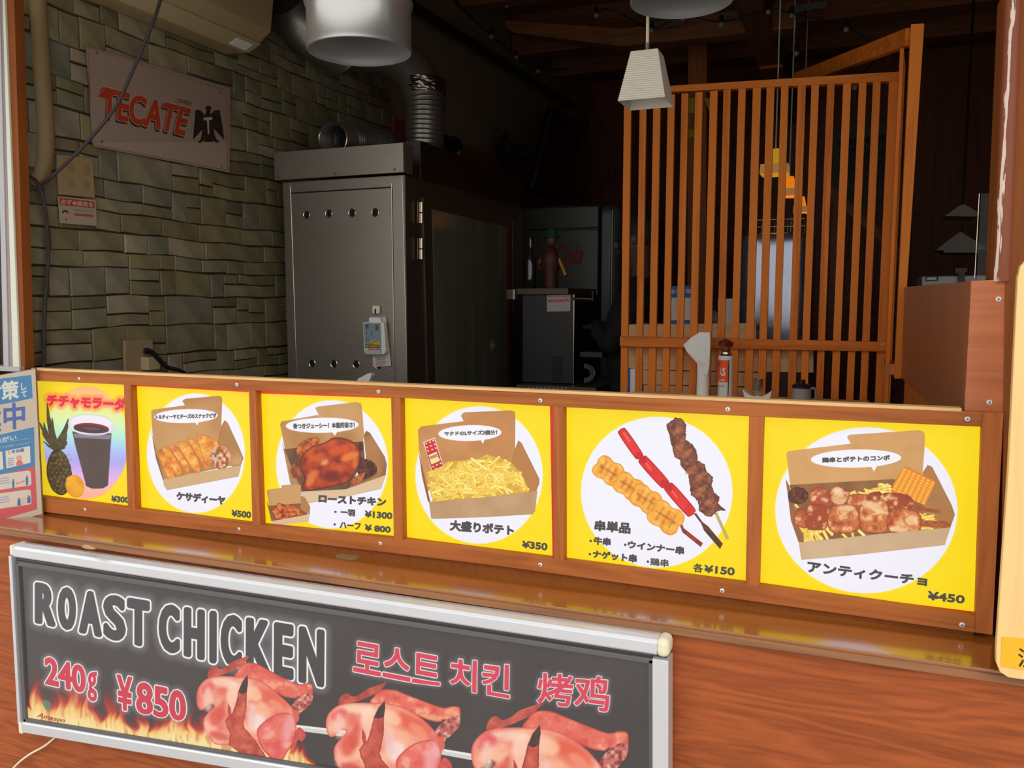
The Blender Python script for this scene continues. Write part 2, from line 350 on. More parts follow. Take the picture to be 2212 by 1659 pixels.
def sheet(name, corners, im, parent, em, basef=.35, rough=.35, coat=0, thick=(0, .004, 0), label=None):
    me = bpy.data.meshes.new(name); c = [np.array(k) for k in corners]; ctr = sum(c)/4; th = np.array(thick)
    vs = [tuple(k-ctr) for k in c]+[tuple(k+th-ctr) for k in c]
    me.from_pydata(vs, [], [(3, 2, 1, 0), (4, 5, 6, 7), (0, 1, 5, 4), (1, 2, 6, 5), (2, 3, 7, 6), (3, 0, 4, 7)])
    uv = me.uv_layers.new(name='UVMap'); U = {0: (0, 1), 1: (1, 1), 2: (1, 0), 3: (0, 0)}
    for p in me.polygons:
        for li in p.loop_indices: uv.data[li].uv = U[me.loops[li].vertex_index % 4]
    m = bpy.data.materials.new(name); m.use_nodes = True; nt = m.node_tree; b = nt.nodes['Principled BSDF']
    tx = nt.nodes.new('ShaderNodeTexImage'); tx.image = im; tx.extension = 'EXTEND'
    mx = nt.nodes.new('ShaderNodeMix'); mx.data_type = 'RGBA'; mx.blend_type = 'MULTIPLY'; mx.inputs[0].default_value = 1
    mx.inputs[7].default_value = (basef,)*3+(1,); nt.links.new(tx.outputs[0], mx.inputs[6]); nt.links.new(mx.outputs[2], b.inputs['Base Color'])
    if em: nt.links.new(tx.outputs[0], b.inputs['Emission Color']); b.inputs['Emission Strength'].default_value = em
    b.inputs['Roughness'].default_value = rough; b.inputs['Coat Weight'].default_value = coat; b.inputs['Coat Roughness'].default_value = .15
    me.materials.append(m); o = bpy.data.objects.new(name, me); sc.collection.objects.link(o); WL[o.name] = ctr
    if parent is not None: o.parent = parent; o.location = Vector(ctr-WL[parent.name])
    else: o.location = Vector(ctr)
    if label: o['label'] = label
    return o
def _text(s, string, quad, layers, shear=0.0, mark=None):
    """layers: (grow in photo pixels, colour, softness, opacity), drawn in order"""
    v, f = textgeo(string, 0, shear); lo, hi = v.min(0), v.max(0)
    if len(quad) == 3: quad = (quad[0], quad[1], (quad[1][0]+quad[2][0]-quad[0][0], quad[1][1]+quad[2][1]-quad[0][1]), quad[2])
    q = s.t(quad); cnt = {}
    for p in f:
        for i in range(len(p)):
            e = tuple(sorted((p[i], p[(i+1) % len(p)]))); cnt[e] = cnt.get(e, 0)+1
    a = (v[:, 0]-lo[0])/(hi[0]-lo[0]); b = 1-(v[:, 1]-lo[1])/(hi[1]-lo[1]); a = a[:, None]; b = b[:, None]
    W = (q[0]*(1-a)+q[1]*a)*(1-b)+(q[3]*(1-a)+q[2]*a)*b
    E = np.array([(W[i][0], W[i][1], W[j][0], W[j][1]) for (i, j), c in cnt.items() if c == 1])
    mg = max(l[0]+l[2] for l in layers)+2
    lo2 = E.reshape(-1, 2).min(0)-mg; hi2 = E.reshape(-1, 2).max(0)+mg; sl = s._bb(lo2, hi2)
    if sl is None: return
    r, c = sl
    for x0 in range(c.start, c.stop, 36):
        ss = (r, slice(x0, min(x0+36, c.stop))); X, Y = s.px[ss], s.py[ss]; xa, xb = X.min()-mg-1, X.max()+mg+1
        k = (np.maximum(E[:, 0], E[:, 2]) > xa) & (np.minimum(E[:, 0], E[:, 2]) < xb)
        if not k.any(): continue
        d = np.full(X.shape, 1e9); ins = np.zeros(X.shape, bool)
        for ax, ay, bx, by in E[k]:
            ex, ey = bx-ax, by-ay; L2 = ex*ex+ey*ey+1e-9
            t = np.clip(((X-ax)*ex+(Y-ay)*ey)/L2, 0, 1); d = np.minimum(d, (X-ax-t*ex)**2+(Y-ay-t*ey)**2)
            ins ^= ((ax > X) != (bx > X)) & (Y < ey*(X-ax)/(ex+(1e-12 if ex >= 0 else -1e-12))+ay)
        sd = np.sqrt(d); sd = np.where(ins, -sd, sd)
        for g, col, soft, op in layers:
            al = np.clip(.5-(sd-g)/soft, 0, 1)*op; s.img[ss] = s.img[ss]*(1-al[..., None])+np.array(col)*al[..., None]
Art.text = _text
INK = (74, 68, 66)
# ================================================================== SETTING
WXL = -2.80
def struct(name, mb, m, **k): return build(name, mb, m, kind='structure', **k)
struct('ground', MB().box((-9, -9, -.1), (9, -.2, 0)), M['ground'])
struct('floor', MB().box((WXL-.1, -.05, .0), (2.7, 6.6, .25)), M['floor'])
wl = struct('wall_left', MB().box((WXL-.12, .06, .25), (WXL-.004, 2.46, 3.85)), M['joint'])
struct('wall_left_rear', MB().box((WXL-.12, 2.46, .25), (WXL-.02, 6.6, 3.85)), M['plaster'])
struct('trim_1', MB().box((WXL-.02, 2.47, .25), (WXL+.02, 6.5, 2.72)), M['darkred'])
struct('wall_back', MB().box((WXL-.1, 6.5, .2), (2.7, 6.6, 3.85)), M['darkred'])
struct('wall_right', MB().box((2.6, .06, .2), (2.7, 6.6, 3.85)), M['dark'])
struct('ceiling', MB().box((WXL-.1, 0, 3.85), (2.7, 6.6, 3.95)), M['dark'])
# front of the stall: header above the opening, side returns, unseen eave added to cut light into the interior
struct('wall_front', MB().box((-4.2, -.06, 2.80), (2.7, .06, 3.95)), M['jamb'])
struct('wall_front_left', MB().box((-4.2, -.06, 0), (-2.915, .06, 2.80)), M['jamb'])
struct('wall_front_right', MB().box((.62, -.06, 0), (2.7, .06, 2.80)), M['jamb'])
struct('trim_2', MB().box((-4.2, -.9, 2.98), (2.7, -.06, 3.04)), M['jamb'])
# joists of the roof and a lower tie beam
for i, y in enumerate((1.5, 2.45, 3.4, 4.35, 5.3)):
    struct('trim_%d' % (3+i), MB().box((WXL, y, 3.55 if i % 2 else 3.62), (2.6, y+.12, 3.85)), M['dark'])
struct('trim_8', MB().slab([(1092, 44), (1350, 62), (1720, 0), (1720, 60), (1345, 100), (1110, 70), (1092, 60)], 3.6, .14), M['dark'])
struct('trim_9', MB().box((-.95, 1.4, 3.3), (-.80, 6.5, 3.5)), M['darky'])
struct('trim_10', MB().slab([(1487, 20), (1527, 20), (1524, 860), (1484, 860)], 4.6, .14), wood('far_post_wood', (160, 88, 44), (200, 116, 62), 'Z', .5, .6))
# ---- stones of the left wall, every one a piece of its own
def stones():
    rnd = random.Random(11); out = []
    z = 1.27
    while z < 2.98:
        h = rnd.choice((.058, .072, .085, .10, .115)); y = .06+rnd.uniform(-.05, 0)
        while y < 2.44:
            wd = rnd.choice((.08, .11, .15, .20, .27)); y2 = min(y+wd, 2.455)
            if 2.455-y2 < .07: y2 = 2.455
            y1 = max(y, .065)
            if h > .08 and rnd.random() < .45:
                k = rnd.uniform(.35, .65)*h; out += [(y1, y2, z, z+k), (y1, y2, z+k, z+h)]
                if wd > .25 and rnd.random() < .6:
                    out.pop(); ym = y1+(y2-y1)*rnd.uniform(.35, .65); out += [(y1, ym, z+k, z+h), (ym, y2, z+k, z+h)]
            else: out.append((y1, y2, z, z+h))
            y = y2
        z += h
    return out
def P_vis(q):
    x, y = proj(np.array([WXL, (q[0]+q[1])/2, (q[2]+q[3])/2])); return 60 < x < 2212 and -10 < y < 840
def wave(y, z): return .004*math.sin(y*5.1+z*3)+.003*math.sin(y*19+z*7)
g = .0018
SS = sorted(stones(), key=lambda q: -((q[1]-q[0])*(q[3]-q[2]) if P_vis(q) else 0))
rest = MB()
for si, (y1, y2, z1, z2) in enumerate(SS):
    rnd = random.Random(int(y1*1000+z1*77777)); pts = []
    y1 += g; y2 -= g; n = max(1, int((y2-y1)/.08))
    for k in range(n+1):
        y = y1+(y2-y1)*k/n; pts.append((y, z1+g+wave(y, z1)+rnd.uniform(-.002, .004)))
    for k in range(n, -1, -1):
        y = y1+(y2-y1)*k/n; pts.append((y, z2-g+wave(y, z2)+rnd.uniform(-.003, .002)))
    dp = rnd.uniform(.003, .007); cy_ = (y1+y2)/2; cz_ = (z1+z2)/2; m = len(pts)
    vs = [(WXL-.004, a, b) for a, b in pts]+[(WXL+dp-.004, a, b) for a, b in pts]+[(WXL+dp, a+(cy_-a)*min(.25, .0035/abs(cy_-a+1e-6) if a != cy_ else 0), b+(cz_-b)*.05) for a, b in pts]
    fs = [tuple(range(m))[::-1], tuple(range(2*m, 3*m))]+[(i, (i+1) % m, m+(i+1) % m, m+i) for i in range(m)]+[(m+i, m+(i+1) % m, 2*m+(i+1) % m, 2*m+i) for i in range(m)]
    if si < 300: build('stone', MB().add(vs, fs), M['stone'], wl)
    else: rest.add(vs, fs)
if rest.v: build('small_stones', rest, M['stone'], wl, kind='stuff')
print('STONES', len(SS))
# ---- right jamb and left post
struct('trim_11', MB().slab([(2165, -10), (2196, -10), (2170, 610), (2138, 610)], .05, .06), M['jamb'])
def weathered():
    m = bpy.data.materials.new('weathered_red_paint'); m.use_nodes = True; nt = m.node_tree; b = nt.nodes['Principled BSDF']; L = nt.links.new
    t = nt.nodes.new('ShaderNodeTexCoord'); mp = nt.nodes.new('ShaderNodeMapping'); mp.inputs['Scale'].default_value = (120, 120, 12)
    n = nt.nodes.new('ShaderNodeTexNoise'); n.inputs['Scale'].default_value = 1.5; n.inputs['Detail'].default_value = 8
    s_ = nt.nodes.new('ShaderNodeSeparateXYZ'); L(t.outputs['Object'], s_.inputs[0]); L(t.outputs['Object'], mp.inputs[0]); L(mp.outputs[0], n.inputs[0])
    a = nt.nodes.new('ShaderNodeMath'); a.operation = 'MULTIPLY_ADD'; ab = nt.nodes.new('ShaderNodeMath'); ab.operation = 'ADD'; ab.inputs[1].default_value = .007; L(s_.outputs['X'], ab.inputs[0]); ac = nt.nodes.new('ShaderNodeMath'); ac.operation = 'ABSOLUTE'; L(ab.outputs[0], ac.inputs[0]); L(ac.outputs[0], a.inputs[0]); a.inputs[1].default_value = -55; a.inputs[2].default_value = .43
    c = nt.nodes.new('ShaderNodeMath'); c.operation = 'ADD'; L(a.outputs[0], c.inputs[0]); L(n.outputs['Fac'], c.inputs[1])
    r = nt.nodes.new('ShaderNodeValToRGB'); e = r.color_ramp.elements; e[0].position = .76; e[0].color = (*s2l((128, 62, 30)), 1); e[1].position = .80; e[1].color = (*s2l((222, 200, 180)), 1)
    L(c.outputs[0], r.inputs[0]); L(r.outputs[0], b.inputs['Base Color']); b.inputs['Roughness'].default_value = .5; return m
struct('trim_12', MB().tube([P(2190, -20, Y=.02), P(2163, 608, Y=.02)], .0165, 16), weathered(), smooth=True)
struct('trim_13', MB().slab([(2196, -20), (2290, -20), (2260, 1700), (2160, 1700), (2160, 1420), (2168, 890), (2172, 600)], .01, .09), M['jamb'])
# left window (door_1 would be the shop's): post, aluminium frame, pane
struct('trim_14', MB().slab([(6, -20), (30, -20), (55, 803), (39, 796)], -.005, .032), M['jamb'])
w1 = struct('window_1', MB().slab([(-220, 780), (42, 793), (43, 803), (-220, 792)], -.02, .05), M['alum'])
build('window_frame', MB().slab([(4, -20), (9, -20), (41, 795), (27, 794)], -.012, .012), mat('pale_green_aluminium', (206, 208, 190), .4, .1), w1, bevel=.002)
build('window_frame', MB().slab([(-2, -20), (4, -20), (27, 794), (18, 794)], -.008, .012), mat('mauve_aluminium', (150, 132, 130), .4, .1), w1, bevel=.002)
build('window_frame', MB().slab([(-12, -20), (-2, -20), (18, 794), (7, 792)], -.012, .012), M['alum'], w1, bevel=.002)
build('pane', MB().slab([(-260, -20), (-12, -20), (8, 792), (-240, 782)], .0, .006), M['glass'], w1)
# ================================================================== COUNTER
ct = thing('counter', (-1.3, -.1, 0), 'reddish plywood stall counter with a glossy ledge under the yellow menu panels', 'counter')
build('front_panel', MB().box((-2.92, -.150, 0), (.61, -.128, .962)), M['ply'], ct)
build('ledge', MB().box((-2.92, -.158, .967), (.6, .03, .985)), M['ledge'], ct, bevel=.0015)
build('edge_strip', MB().prism([(-2.92, -.163, .9625), (.6, -.163, .9625), (.6, -.163, .978), (-2.92, -.163, .978)], (0, .006, 0)), M['edge'], ct, bevel=.001)
def patch(name, px, lab, m):
    pts = [P(x, y, Z=.9852) for x, y in catmull(px, 4)]; build(name, MB().prism(pts, (0, 0, .0004)), m, ct, label=lab)
patch('worn_patch', [(726, 1199), (740, 1196), (772, 1200), (775, 1205), (760, 1209), (730, 1206)], 'worn grey-brown patch on the ledge', mat('scuffed_wood', (134, 104, 66), .8, noise=.3, nscale=80))
patch('worn_patch', [(176, 1181), (186, 1177), (200, 1181), (206, 1186), (190, 1186)], 'small chip near the light box corner', M['stain'])
# left continuation of front under the window
struct('wall_front_lower', MB().box((-4.2, -.1, 0), (-2.95, .05, 1.455)), M['ply'])
# ================================================================== MENU FRAME
fr = thing('menu_display', (-1.34, 0, .985), 'long stained wooden frame standing on the ledge around the yellow menu panels', 'frame')
topF = [(60, 800), (560, 822), (1100, 847), (1660, 871), (2168, 892)]
topI = [(60, 822), (294, 832), (563, 844), (874, 860), (1228, 880), (1651, 901), (2125, 922), (2164, 924)]
botI = [(60, 1070), (277, 1098), (574, 1136), (879, 1167), (1228, 1212), (1641, 1266), (2107, 1333), (2146, 1338)]
botO = [(60, 1102), (560, 1160), (1100, 1226), (1660, 1304), (2143, 1372)]
def interp(L, x):
    for (a, b), (c, d) in zip(L, L[1:]):
        if x <= c: return b+(d-b)*(x-a)/(c-a)
    return L[-1][1]
def band(up, lo, Y, dep, xs):
    mb = MB(); T = [P(x, interp(up, x), Y=Y) for x in xs]; B = [P(x, interp(lo, x), Y=Y) for x in xs]
    return mb.prism(T+B[::-1], (0, dep, 0))
xs = [62, 294, 560, 874, 1100, 1228, 1651]
build('top_rail', band(topF, topI, 0, .034, xs+[2164]), M['frame'], fr, bevel=.0012)
build('bottom_rail', band(botI, botO, 0, .034, xs+[2112]), M['frame'], fr, bevel=.0012)
tz = P(1100, 847, Y=0)[2]
build('cap_board', MB().box((-2.70, .0, tz+.001), (-.075, .030, tz+.0085)), M['pale'], fr, bevel=.001)
build('end_post', MB().slab([(2123, 890), (2168, 892), (2144, 1372), (2107, 1367)], -.003, .05), M['framev'], fr, bevel=.0015)
DV = [(267, 281, 272, 290), (538, 553, 545, 563), (845, 864, 850, 869), (1196, 1216, 1197, 1218), (1617, 1649, 1610, 1640)]
c1 = (3.95, 0, 780); c2 = (3.95, 540, 820); c3 = (3.352, 1000, 840); c4 = (3.614, 1600, 860); c5 = (3.16, 0, 1130); c6 = (2.836, 680, 1180); c7 = (5.947, 400, 1380)
DV = [(267, 281.5, 276, 292), (537, 551.5, 545, 562), (844.5, 864.5, 850.5, 869.5), (1194.5, 1217, 1196.5, 1218), (1618, 1650, 1610.5, 1640)]
for a, b, c, d in DV:
    build('divider', MB().slab([(a, interp(topI, a)-1), (b, interp(topI, b)-1), (d, interp(botI, d)+1), (c, interp(botI, c)+1)], .0008, .032), M['framev'], fr, bevel=.001)
build('dark_gap_filler', MB().box((-2.69, .012, .9852), (-.03, .033, 1.006)), M['jamb'], fr)  # added filler, stops light leaking so the gap under the frame stays dark
def screw(px, py, Y, parent, r=.0052):
    c = P(px, py, Y=Y); mb = MB().lathe([(.0001, -.0022), (r*.7, -.0018), (r, -.0004), (r, .001)], c, (0, 1, 0), 16)
    o = build('screw', mb, M['screw'], parent, smooth=True)
    mb = MB(); a = random.random()*PI
    for k in (0, PI/2):
        d = np.array([math.cos(a+k), 0, math.sin(a+k)])*r*.55; mb.bar(tuple(c-d+[0, -.0023, 0]), tuple(c+d+[0, -.0023, 0]), .0012, .0012, (0, 1, 0))
    build('cross_slot', mb, M['gasket'], o)
for x, y in ((170, 818), (511, 831), (817, 846), (1167, 865), (1572, 884), (183, 1101), (516, 1143), (821, 1174), (1167, 1220), (1560, 1276), (2078, 1350)): screw(x, y, 0, fr)
screw(2090, 905, -.003, fr)
# backing box that holds the lights, seen only from inside
build('back_board', MB().box((-2.69, .036, .99), (-.02, .042, 1.44)), M['boxs'], fr)
# ================================================================== MENU PANELS (flat prints, lit from behind)
YEL = (251, 218, 0)
def panel_corners(pxq):
    return [P(x, y, Y=.0255) for x, y in pxq]
PQ = [((66, 812), (274, 821), (284, 1108), (66, 1082)), ((286, 822), (545, 834), (552, 1145), (296, 1112)), ((556, 834), (852, 850), (858, 1176), (565, 1146)),
      ((866, 849), (1206, 868), (1206, 1220), (870, 1176)), ((1219, 868), (1634, 888), (1626, 1274), (1220, 1222)), ((1643, 890), (2140, 912), (2124, 1345), (1632, 1275))]
def bigell(A, x, y, rx, ry, col=(238, 236, 246), rot=0): A.ell(x, y, rx, ry, col, rot=rot, soft=3)
KL, KM, KD, KF = (200, 150, 96), (176, 122, 68), (140, 92, 50), (206, 168, 120)
def lbl(A, s, q, g=1.0, col=INK, shear=0): A.text(s, q, [(g, col, .9, 1)], shear)
def panel(i, w, h, label, paint, glow=.86):
    C = panel_corners(PQ[i]); A = Art(C, w, h, YEL)
    n = fbm(A.px, A.py, 60, i)[..., None]; A.img = A.img*(.985+.03*n)
    paint(A); C0 = sum(C)/4
    t = thing('menu_sign', (C0[0], C0[1], C[2][2]), label, 'menu sign', 'yellow menu panels in the wooden frame')
    sheet('printed_sheet', C, A.image('menu_art_%d' % i), t, glow, .16, .45, thick=(0, .002, 0))
    build('light_panel', MB().prism([k+np.array([0, .003, 0]) for k in C], (0, .004, 0)), mat('opal_acrylic', (240, 236, 220), .5), t)
    return t
def bubble(A, x, y, rx, ry, tail, rot=-1.5):
    A.poly(tail, (240, 238, 244)); A.ell(x, y, rx, ry, (240, 238, 244), rot=rot)
# ---- panel 1: purple corn drink
def p1(A):
    A.T = c1
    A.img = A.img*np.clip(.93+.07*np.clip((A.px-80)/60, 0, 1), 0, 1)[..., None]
    y = A.py; stops = [(835, (250, 182, 120)), (860, (248, 196, 118)), (890, (226, 236, 150)), (915, (210, 240, 176)), (940, (180, 232, 214)), (965, (168, 200, 240)), (995, (176, 164, 236)), (1030, (222, 176, 228)), (1055, (250, 176, 170)), (1085, (252, 172, 126))]
    g_ = np.zeros(A.img.shape)
    for k in range(3): g_[..., k] = np.interp(y+(A.px-186)*-.05, [s_[0] for s_ in stops], [s_[1][k] for s_ in stops])
    a_ = math.radians(0); u = (A.px-186.5)/91; v = (A.py-956)/122; r = np.sqrt(u*u+v*v); al = np.clip(.5-(r-1)*30, 0, 1)[..., None]
    A.img = A.img*(1-al)+g_*al
    q = [(410, 285), (1075, 325), (1068, 418), (408, 380)]
    A.text('チチャモラーダ', q, [(7, (250, 120, 60), 9, .75), (1.6, (224, 26, 66), 1, 1)])
    D = (70, 58, 34)
    for tip, b in (((405, 350), (470, 740)), ((375, 520), (460, 730)), ((360, 600), (470, 740)), ((425, 455), (480, 730)), ((450, 480), (490, 730)), ((590, 490), (495, 700)), ((575, 610), (500, 730)), ((575, 550), (500, 690)), ((578, 680), (500, 750)), ((375, 680), (470, 750)), ((400, 710), (480, 760)), ((555, 720), (500, 760)), ((340, 520), (430, 660))):
        dx = (tip[0]-b[0]); mid = ((tip[0]+b[0])/2+(-12 if dx < 0 else 22), (tip[1]+b[1])/2-10)
        A.poly([(b[0]-18, b[1]), (mid[0]-20, mid[1]), tip, (mid[0]+18, mid[1]+14), (b[0]+22, b[1])], D, pal=[(90, 80, 44)], ns=4, smooth=True)
    A.ell(512, 950, 106, 196, (74, 58, 28), rot=-5, pal=[(110, 86, 40), (50, 38, 24)], ns=5, rough=1.2, edge=(50, 38, 22), ew=5)
    for k in range(9):
        for j in range(5):
            x = 440+j*38+(k % 2)*18+k*4; yy = 800+k*38; A.ell(x, yy, 7, 6, (150, 122, 58), op=.6)
    A.poly([(625, 600), (958, 616), (925, 1060), (880, 1088), (790, 1090), (738, 1062)], (82, 66, 60), edge=(130, 108, 140), ew=1.8, smooth=False, pal=[(88, 70, 66)], ns=30)
    A.ell(828, 1050, 96, 38, (82, 66, 60))
    A.ell(785, 545, 198, 92, (226, 220, 234), rot=4, edge=(204, 200, 222), ew=3)
    A.ell(785, 525, 172, 62, (236, 230, 240), rot=4)
    A.ell(787, 572, 150, 42, (150, 20, 50), rot=4); A.ell(787, 582, 148, 34, (78, 52, 50), rot=4)
    A.poly([(635, 620), (955, 630), (948, 668), (645, 655)], (168, 160, 178), op=.6)
    A.ell(795, 578, 70, 12, (96, 72, 76), rot=4)
    A.ell(643, 1068, 78, 98, (240, 176, 36), rot=-14, pal=[(226, 150, 28)], ns=16, edge=(222, 140, 20), ew=5)
    A.poly([(565, 1010), (590, 985), (600, 1010)], (240, 176, 36))
    lbl(A, '¥300', [(955, 1150), (1100, 1162), (1100, 1208), (953, 1198)])
# ---- panel 2: quesadilla
def p2(A):
    A.T = c1; A.poly([(1158, 190), (2120, 235), (2122, 266), (1160, 212)], (232, 60, 20))
    bigell(A, 1672, 786, 420, 512)
    A.poly([(1290, 430), (1302, 415), (1578, 378), (1556, 340), (1580, 322), (1870, 296), (1893, 308), (1897, 330), (1888, 560), (1868, 690), (1325, 760), (1300, 600)], KM, pal=[KL], ns=60)
    A.poly([(1290, 590), (1328, 750), (1405, 1010), (1392, 1020), (1330, 830)], KD)
    A.poly([(1888, 560), (1918, 504), (1945, 530), (2050, 760), (2078, 830), (2052, 892), (1980, 900), (1860, 700)], KM, pal=[KL], ns=40, edge=(150, 104, 58), ew=4)
    A.poly([(1325, 756), (1868, 690), (1990, 890), (1400, 1012)], (160, 110, 60), pal=[(190, 140, 80)], ns=14)
    OR, ED = (232, 150, 56), (196, 96, 28)
    for q in ([(1350, 800), (1385, 782), (1445, 850), (1500, 985), (1470, 1002), (1425, 985)], [(1385, 758), (1440, 750), (1500, 830), (1555, 940), (1522, 985), (1492, 960)], [(1450, 738), (1500, 728), (1580, 830), (1626, 925), (1605, 966), (1570, 930)],
              [(1518, 712), (1560, 686), (1620, 720), (1712, 890), (1692, 962), (1640, 920)], [(1603, 680), (1630, 664), (1680, 690), (1796, 880), (1762, 922), (1720, 870)], [(1678, 640), (1710, 626), (1790, 650), (1868, 710), (1812, 830), (1782, 908), (1740, 850)]):
        A.poly(q, OR, pal=[(244, 184, 92), (212, 116, 42)], ns=9, seed=q[0][0], edge=ED, ew=3, smooth=True)
    A.ell(1880, 825, 88, 102, (196, 180, 160), rot=-10, pal=[(206, 70, 40), (232, 214, 190), (110, 120, 50), (226, 140, 80), (150, 50, 34)], ns=5, edge=(214, 200, 190), ew=2)
    A.poly([(1392, 1012), (1405, 1008), (2058, 888), (2035, 985), (1425, 1102), (1400, 1062)], KF, edge=(184, 146, 100), ew=2)
    bubble(A, 1587, 470, 272, 60, [(1662, 518), (1683, 552), (1702, 512)])
    lbl(A, 'トルティーヤとチーズのスナックピザ', [(1330, 460), (1845, 446), (1845, 484), (1330, 496)], .55)
    lbl(A, 'ケサディーヤ', [(1512, 1116), (1920, 1156), (1916, 1226), (1508, 1182)], 1.3)
    lbl(A, '¥500', [(1980, 1272), (2140, 1286), (2138, 1338), (1978, 1322)])
# ---- panel 3: roast chicken
def chick(A, sx, sy, k):
    f = lambda L: [(sx+(x-340)*k, sy+(y-480)*k) for x, y in L]
    A.poly(f([(930, 545), (962, 540), (965, 590), (940, 650), (1050, 700), (1085, 780), (1010, 840), (940, 830), (900, 700)]), (84, 40, 30), pal=[(60, 30, 26), (120, 54, 34)], ns=5, smooth=True, rough=1)
    A.poly(f([(395, 600), (430, 540), (500, 500), (570, 490), (594, 520), (540, 590), (450, 660), (405, 650)]), (196, 92, 40), pal=[(140, 56, 26), (226, 140, 70)], ns=6, smooth=True, edge=(120, 50, 24), ew=3)
    A.poly(f([(345, 770), (370, 715), (430, 700), (460, 760), (430, 830), (365, 830)]), (150, 72, 36), pal=[(110, 50, 26), (190, 106, 56)], ns=5, smooth=True)
    A.poly(f([(430, 670), (520, 570), (640, 530), (720, 488), (830, 500), (905, 545), (945, 620), (935, 700), (900, 790), (820, 880), (720, 905), (600, 930), (500, 945), (445, 900), (468, 840), (440, 770)]), (176, 62, 22), pal=[(130, 40, 16), (204, 84, 30)], ns=16, seed=4, smooth=True, edge=(84, 28, 16), ew=6, rough=.6)
    for x, y, rx, ry, c, r in ((850, 650, 80, 34, (238, 128, 52), -20), (760, 590, 90, 40, (214, 82, 30), -15), (590, 650, 60, 30, (206, 84, 30), -30), (520, 840, 34, 70, (222, 128, 62), 20), (700, 820, 60, 50, (110, 34, 20), 0), (640, 700, 30, 20, (240, 170, 120), -20), (900, 690, 24, 60, (226, 120, 50), 5), (560, 800, 30, 40, (214, 110, 50), 30)):
        A.poly(f([(x+rx*math.cos(t)*math.cos(math.radians(r))-ry*math.sin(t)*math.sin(math.radians(r)), y+rx*math.cos(t)*math.sin(math.radians(r))+ry*math.sin(t)*math.cos(math.radians(r))) for t in [2*PI*i/14 for i in range(14)]]), c, soft=7*k, op=.8, rough=1.5)
    A.poly(f([(865, 850), (960, 790), (985, 800), (940, 880), (890, 905), (870, 885)]), (196, 110, 56), pal=[(130, 60, 30)], ns=5, smooth=True)
def p3(A):
    A.T = c2; A.poly([(80, 70), (1210, 140), (1210, 158), (80, 118)], (232, 60, 20))
    bigell(A, 701, 721, 479, 549)
    A.poly([(257, 380), (270, 355), (588, 298), (556, 240), (580, 228), (905, 190), (945, 200), (955, 225), (962, 300), (975, 470), (965, 530), (300, 600)], KL, pal=[KM], ns=50)
    A.poly([(290, 590), (968, 520), (980, 660), (840, 930), (440, 950), (345, 880)], (120, 80, 50), pal=[(96, 62, 40)], ns=20)
    A.poly([(275, 540), (292, 590), (445, 948), (345, 885)], (176, 130, 84))
    A.poly([(972, 470), (992, 430), (1025, 450), (1150, 655), (1168, 722), (1158, 820), (830, 930), (1000, 760)], KM, pal=[(140, 96, 58)], ns=30, edge=(150, 108, 68), ew=3)
    A.poly([(820, 930), (1080, 800), (1000, 760), (860, 860)], (70, 44, 30), soft=8, op=.7)
    chick(A, 340, 480, 1)
    A.poly([(430, 955), (820, 930), (1158, 812), (1120, 930), (760, 1010), (500, 1050), (450, 1000)], (218, 186, 148), edge=(190, 154, 116), ew=2)
    A.poly([(143, 950), (160, 938), (272, 920), (270, 900), (420, 885), (437, 897), (436, 985), (430, 1080), (170, 1090)], KL, edge=KM, ew=2)
    A.poly([(160, 1075), (432, 1050), (495, 1150), (200, 1204)], (130, 88, 54)); A.poly([(436, 985), (470, 1000), (515, 1080), (510, 1150), (430, 1100)], KM)
    A.poly([(143, 1040), (165, 1080), (205, 1200), (185, 1210)], KD)
    A.poly([(185, 1112), (225, 1070), (240, 1048), (300, 1062), (350, 1060), (400, 1082), (456, 1150), (380, 1160), (300, 1192), (230, 1190), (205, 1150)], (190, 90, 40), pal=[(226, 140, 76), (130, 44, 22)], ns=5, smooth=True, edge=(120, 44, 22), ew=2)
    A.poly([(185, 1206), (512, 1145), (500, 1210), (205, 1247)], (218, 184, 146))
    bubble(A, 617, 386, 312, 64, [(700, 440), (724, 473), (748, 438)])
    lbl(A, '骨つきジューシー！本能的旨さ！', [(370, 374), (893, 358), (893, 402), (372, 418)], .55)
    lbl(A, 'ローストチキン', [(592, 978), (1158, 1014), (1156, 1076), (590, 1040)], 1.4)
    lbl(A, '・', [(722, 1118), (738, 1119), (738, 1134), (722, 1133)], .6); lbl(A, '一羽', [(778, 1104), (893, 1112), (893, 1162), (778, 1154)], 1.0)
    lbl(A, '¥1300', [(985, 1120), (1212, 1136), (1210, 1188), (984, 1170)], 1.1)
    lbl(A, '・', [(715, 1226), (731, 1227), (731, 1242), (715, 1241)], .6); lbl(A, 'ハーフ', [(770, 1216), (942, 1228), (940, 1276), (768, 1264)], .9)
    lbl(A, '¥ 800', [(985, 1238), (1198, 1256), (1196, 1304), (984, 1286)], 1.1)
